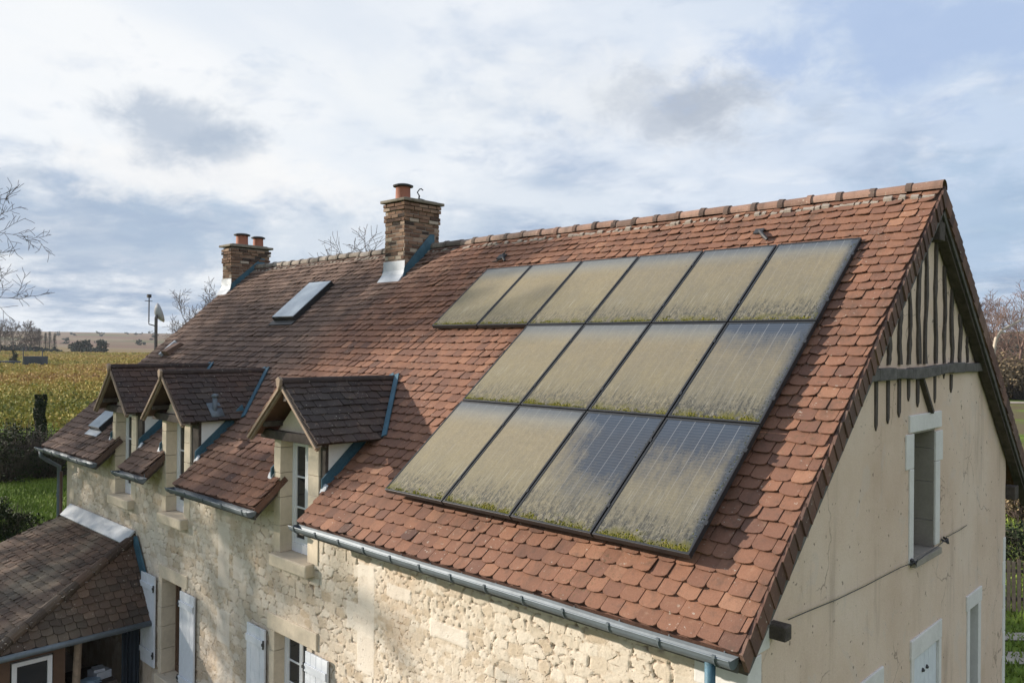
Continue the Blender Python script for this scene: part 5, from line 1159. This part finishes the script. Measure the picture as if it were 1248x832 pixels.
fleck = n.noise(n.scale(pl, 1, 1.15, 1), 4.6, 10, .60, .5); c_ = n.mix(n.math('MULTIPLY', n.smooth(fleck, .48, .72), .32), c_, (1.02 * K, 1.03 * K, 1.05 * K)); c_ = n.mix(n.math('MULTIPLY', n.smooth(n.noise(n.scale(pl, 1, 1.3, 1), 3.4, 10, .62, .4), .52, .68), .40), c_, (.52 * K, .62 * K, .78 * K))
gap = n.math('MULTIPLY', n.smooth(n.noise(pl, .6, 6, .55, .3), .52, .66), n.math('SUBTRACT', 1.0, n.math('MULTIPLY', lf, .6)))
c_ = n.mix(n.math('MULTIPLY', gap, .55), c_, blue)
def cloud(px, py, rx, ry, seed, st, col, edge=.55):
    """one darker cloud: centre seen in the photo at (px, py), radii in degrees"""
    global c_
    d = (F_ + R_ * ((px - 624) / FPX) + U_ * ((416 - py) / FPX)).normalized(); side = d.cross(V((0, 0, 1))).normalized(); upv = side.cross(d)
    a = n.n('ShaderNodeVectorMath', {0: nrm, 1: tuple(side)}, operation='DOT_PRODUCT').outputs['Value']; b = n.n('ShaderNodeVectorMath', {0: nrm, 1: tuple(upv)}, operation='DOT_PRODUCT').outputs['Value']
    f = n.n('ShaderNodeVectorMath', {0: nrm, 1: tuple(d)}, operation='DOT_PRODUCT').outputs['Value']
    a = n.math('DIVIDE', a, math.radians(rx)); b = n.math('DIVIDE', b, math.radians(ry))
    rr = n.math('SQRT', n.math('ADD', n.math('MULTIPLY', a, a), n.math('MULTIPLY', b, b)))
    vec = n.n('ShaderNodeVectorMath', {0: nrm, 1: (seed, seed * .7, 0)}, operation='ADD').outputs[0]
    nz2 = n.noise(n.scale(vec, 1, 1, 1.6), 13, 10, .62, .3)
    rr = n.math('ADD', rr, n.math('MULTIPLY', n.math('SUBTRACT', nz2, .5), 2.8))
    m = n.math('MULTIPLY', n.smooth(rr, 1.0 + edge * .5, .35), n.smooth(f, 0, .2))
    c_ = n.mix(n.math('MULTIPLY', m, st), c_, tuple(x * K for x in col))
cloud(120, 290, 12, 4.2, 1.0, .75, (.42, .52, .67)); cloud(400, 300, 14, 3.4, 2.0, .5, (.46, .58, .73)); cloud(640, 250, 10, 2.2, 3.3, .35, (.60, .70, .82))
cloud(270, 215, 9, 2.0, 4.1, .8, (1.0, 1.0, 1.0)); cloud(230, 160, 5.2, 2.1, 5.2, .85, (.50, .58, .70)); cloud(270, 178, 2.8, 1.2, 6.1, .5, (.42, .51, .64))
cloud(780, 118, 8.5, 3.4, 7.1, .7, (.90, .93, .97)); cloud(830, 136, 7.0, 2.7, 7.7, .75, (.52, .58, .68)); cloud(865, 128, 3.2, 1.7, 8.1, .7, (.45, .51, .61)); cloud(1130, 40, 12, 4, 8.4, .8, (.44, .57, .82)); cloud(1180, 270, 7, 4, 9.2, .6, (.38, .53, .72)); cloud(560, 120, 13, 3, 10.3, .35, (.98, 1.0, 1.0))
east_fill = n.smooth(dx_, -.1, .65); c_ = n.mix(n.math('MULTIPLY', east_fill, .85), c_, n.mix(n1_, (.84 * K, .90 * K, 1.02 * K), (1.12 * K, 1.17 * K, 1.28 * K))); c_ = n.mix(n.math('MULTIPLY', n.smooth(dz_, .44, .75), .45), c_, (.40 * K, .52 * K, .72 * K))  # unseen eastern sky brightened to fill the gable, overhead sky dimmed
hz = n.smooth(dz_, .05, -.01); c_ = n.mix(n.math('MULTIPLY', hz, .6), c_, (.52 * K, .62 * K, .74 * K))
wt.links.new(c_, bg.inputs[0]); bg.inputs[1].default_value = STR

# ------------------------------------------------------------------ air
b = MB(); b.box(CAM[0] - 4750, CAM[0] + 4750, CAM[1] - 4750, CAM[1] + 4750, -60, 46)
hm_ = bpy.data.materials.new('haze'); hm_.use_nodes = True; t = hm_.node_tree; t.nodes.remove(t.nodes['Principled BSDF']); pv = t.nodes.new('ShaderNodeVolumePrincipled'); pv.inputs['Color'].default_value = (.80, .87, .96, 1); pv.inputs['Density'].default_value = .00011; pv.inputs['Anisotropy'].default_value = .2
t.links.new(pv.outputs[0], t.nodes['Material Output'].inputs['Volume']); tag(b.build('haze', hm_), kind='stuff')

# ------------------------------------------------------------------ render settings
vs = sc.view_settings; sc.display_settings.display_device = 'sRGB'; vs.view_transform = 'Standard'; vs.look = 'None'; vs.exposure = .68; vs.gamma = 1; vs.use_curve_mapping = False
sc.render.engine = 'CYCLES'; sc.cycles.use_denoising = True; sc.cycles.max_bounces = 6; sc.cycles.diffuse_bounces = 3; sc.cycles.glossy_bounces = 3; sc.cycles.volume_bounces = 0; sc.cycles.caustics_reflective = False; sc.cycles.caustics_refractive = False
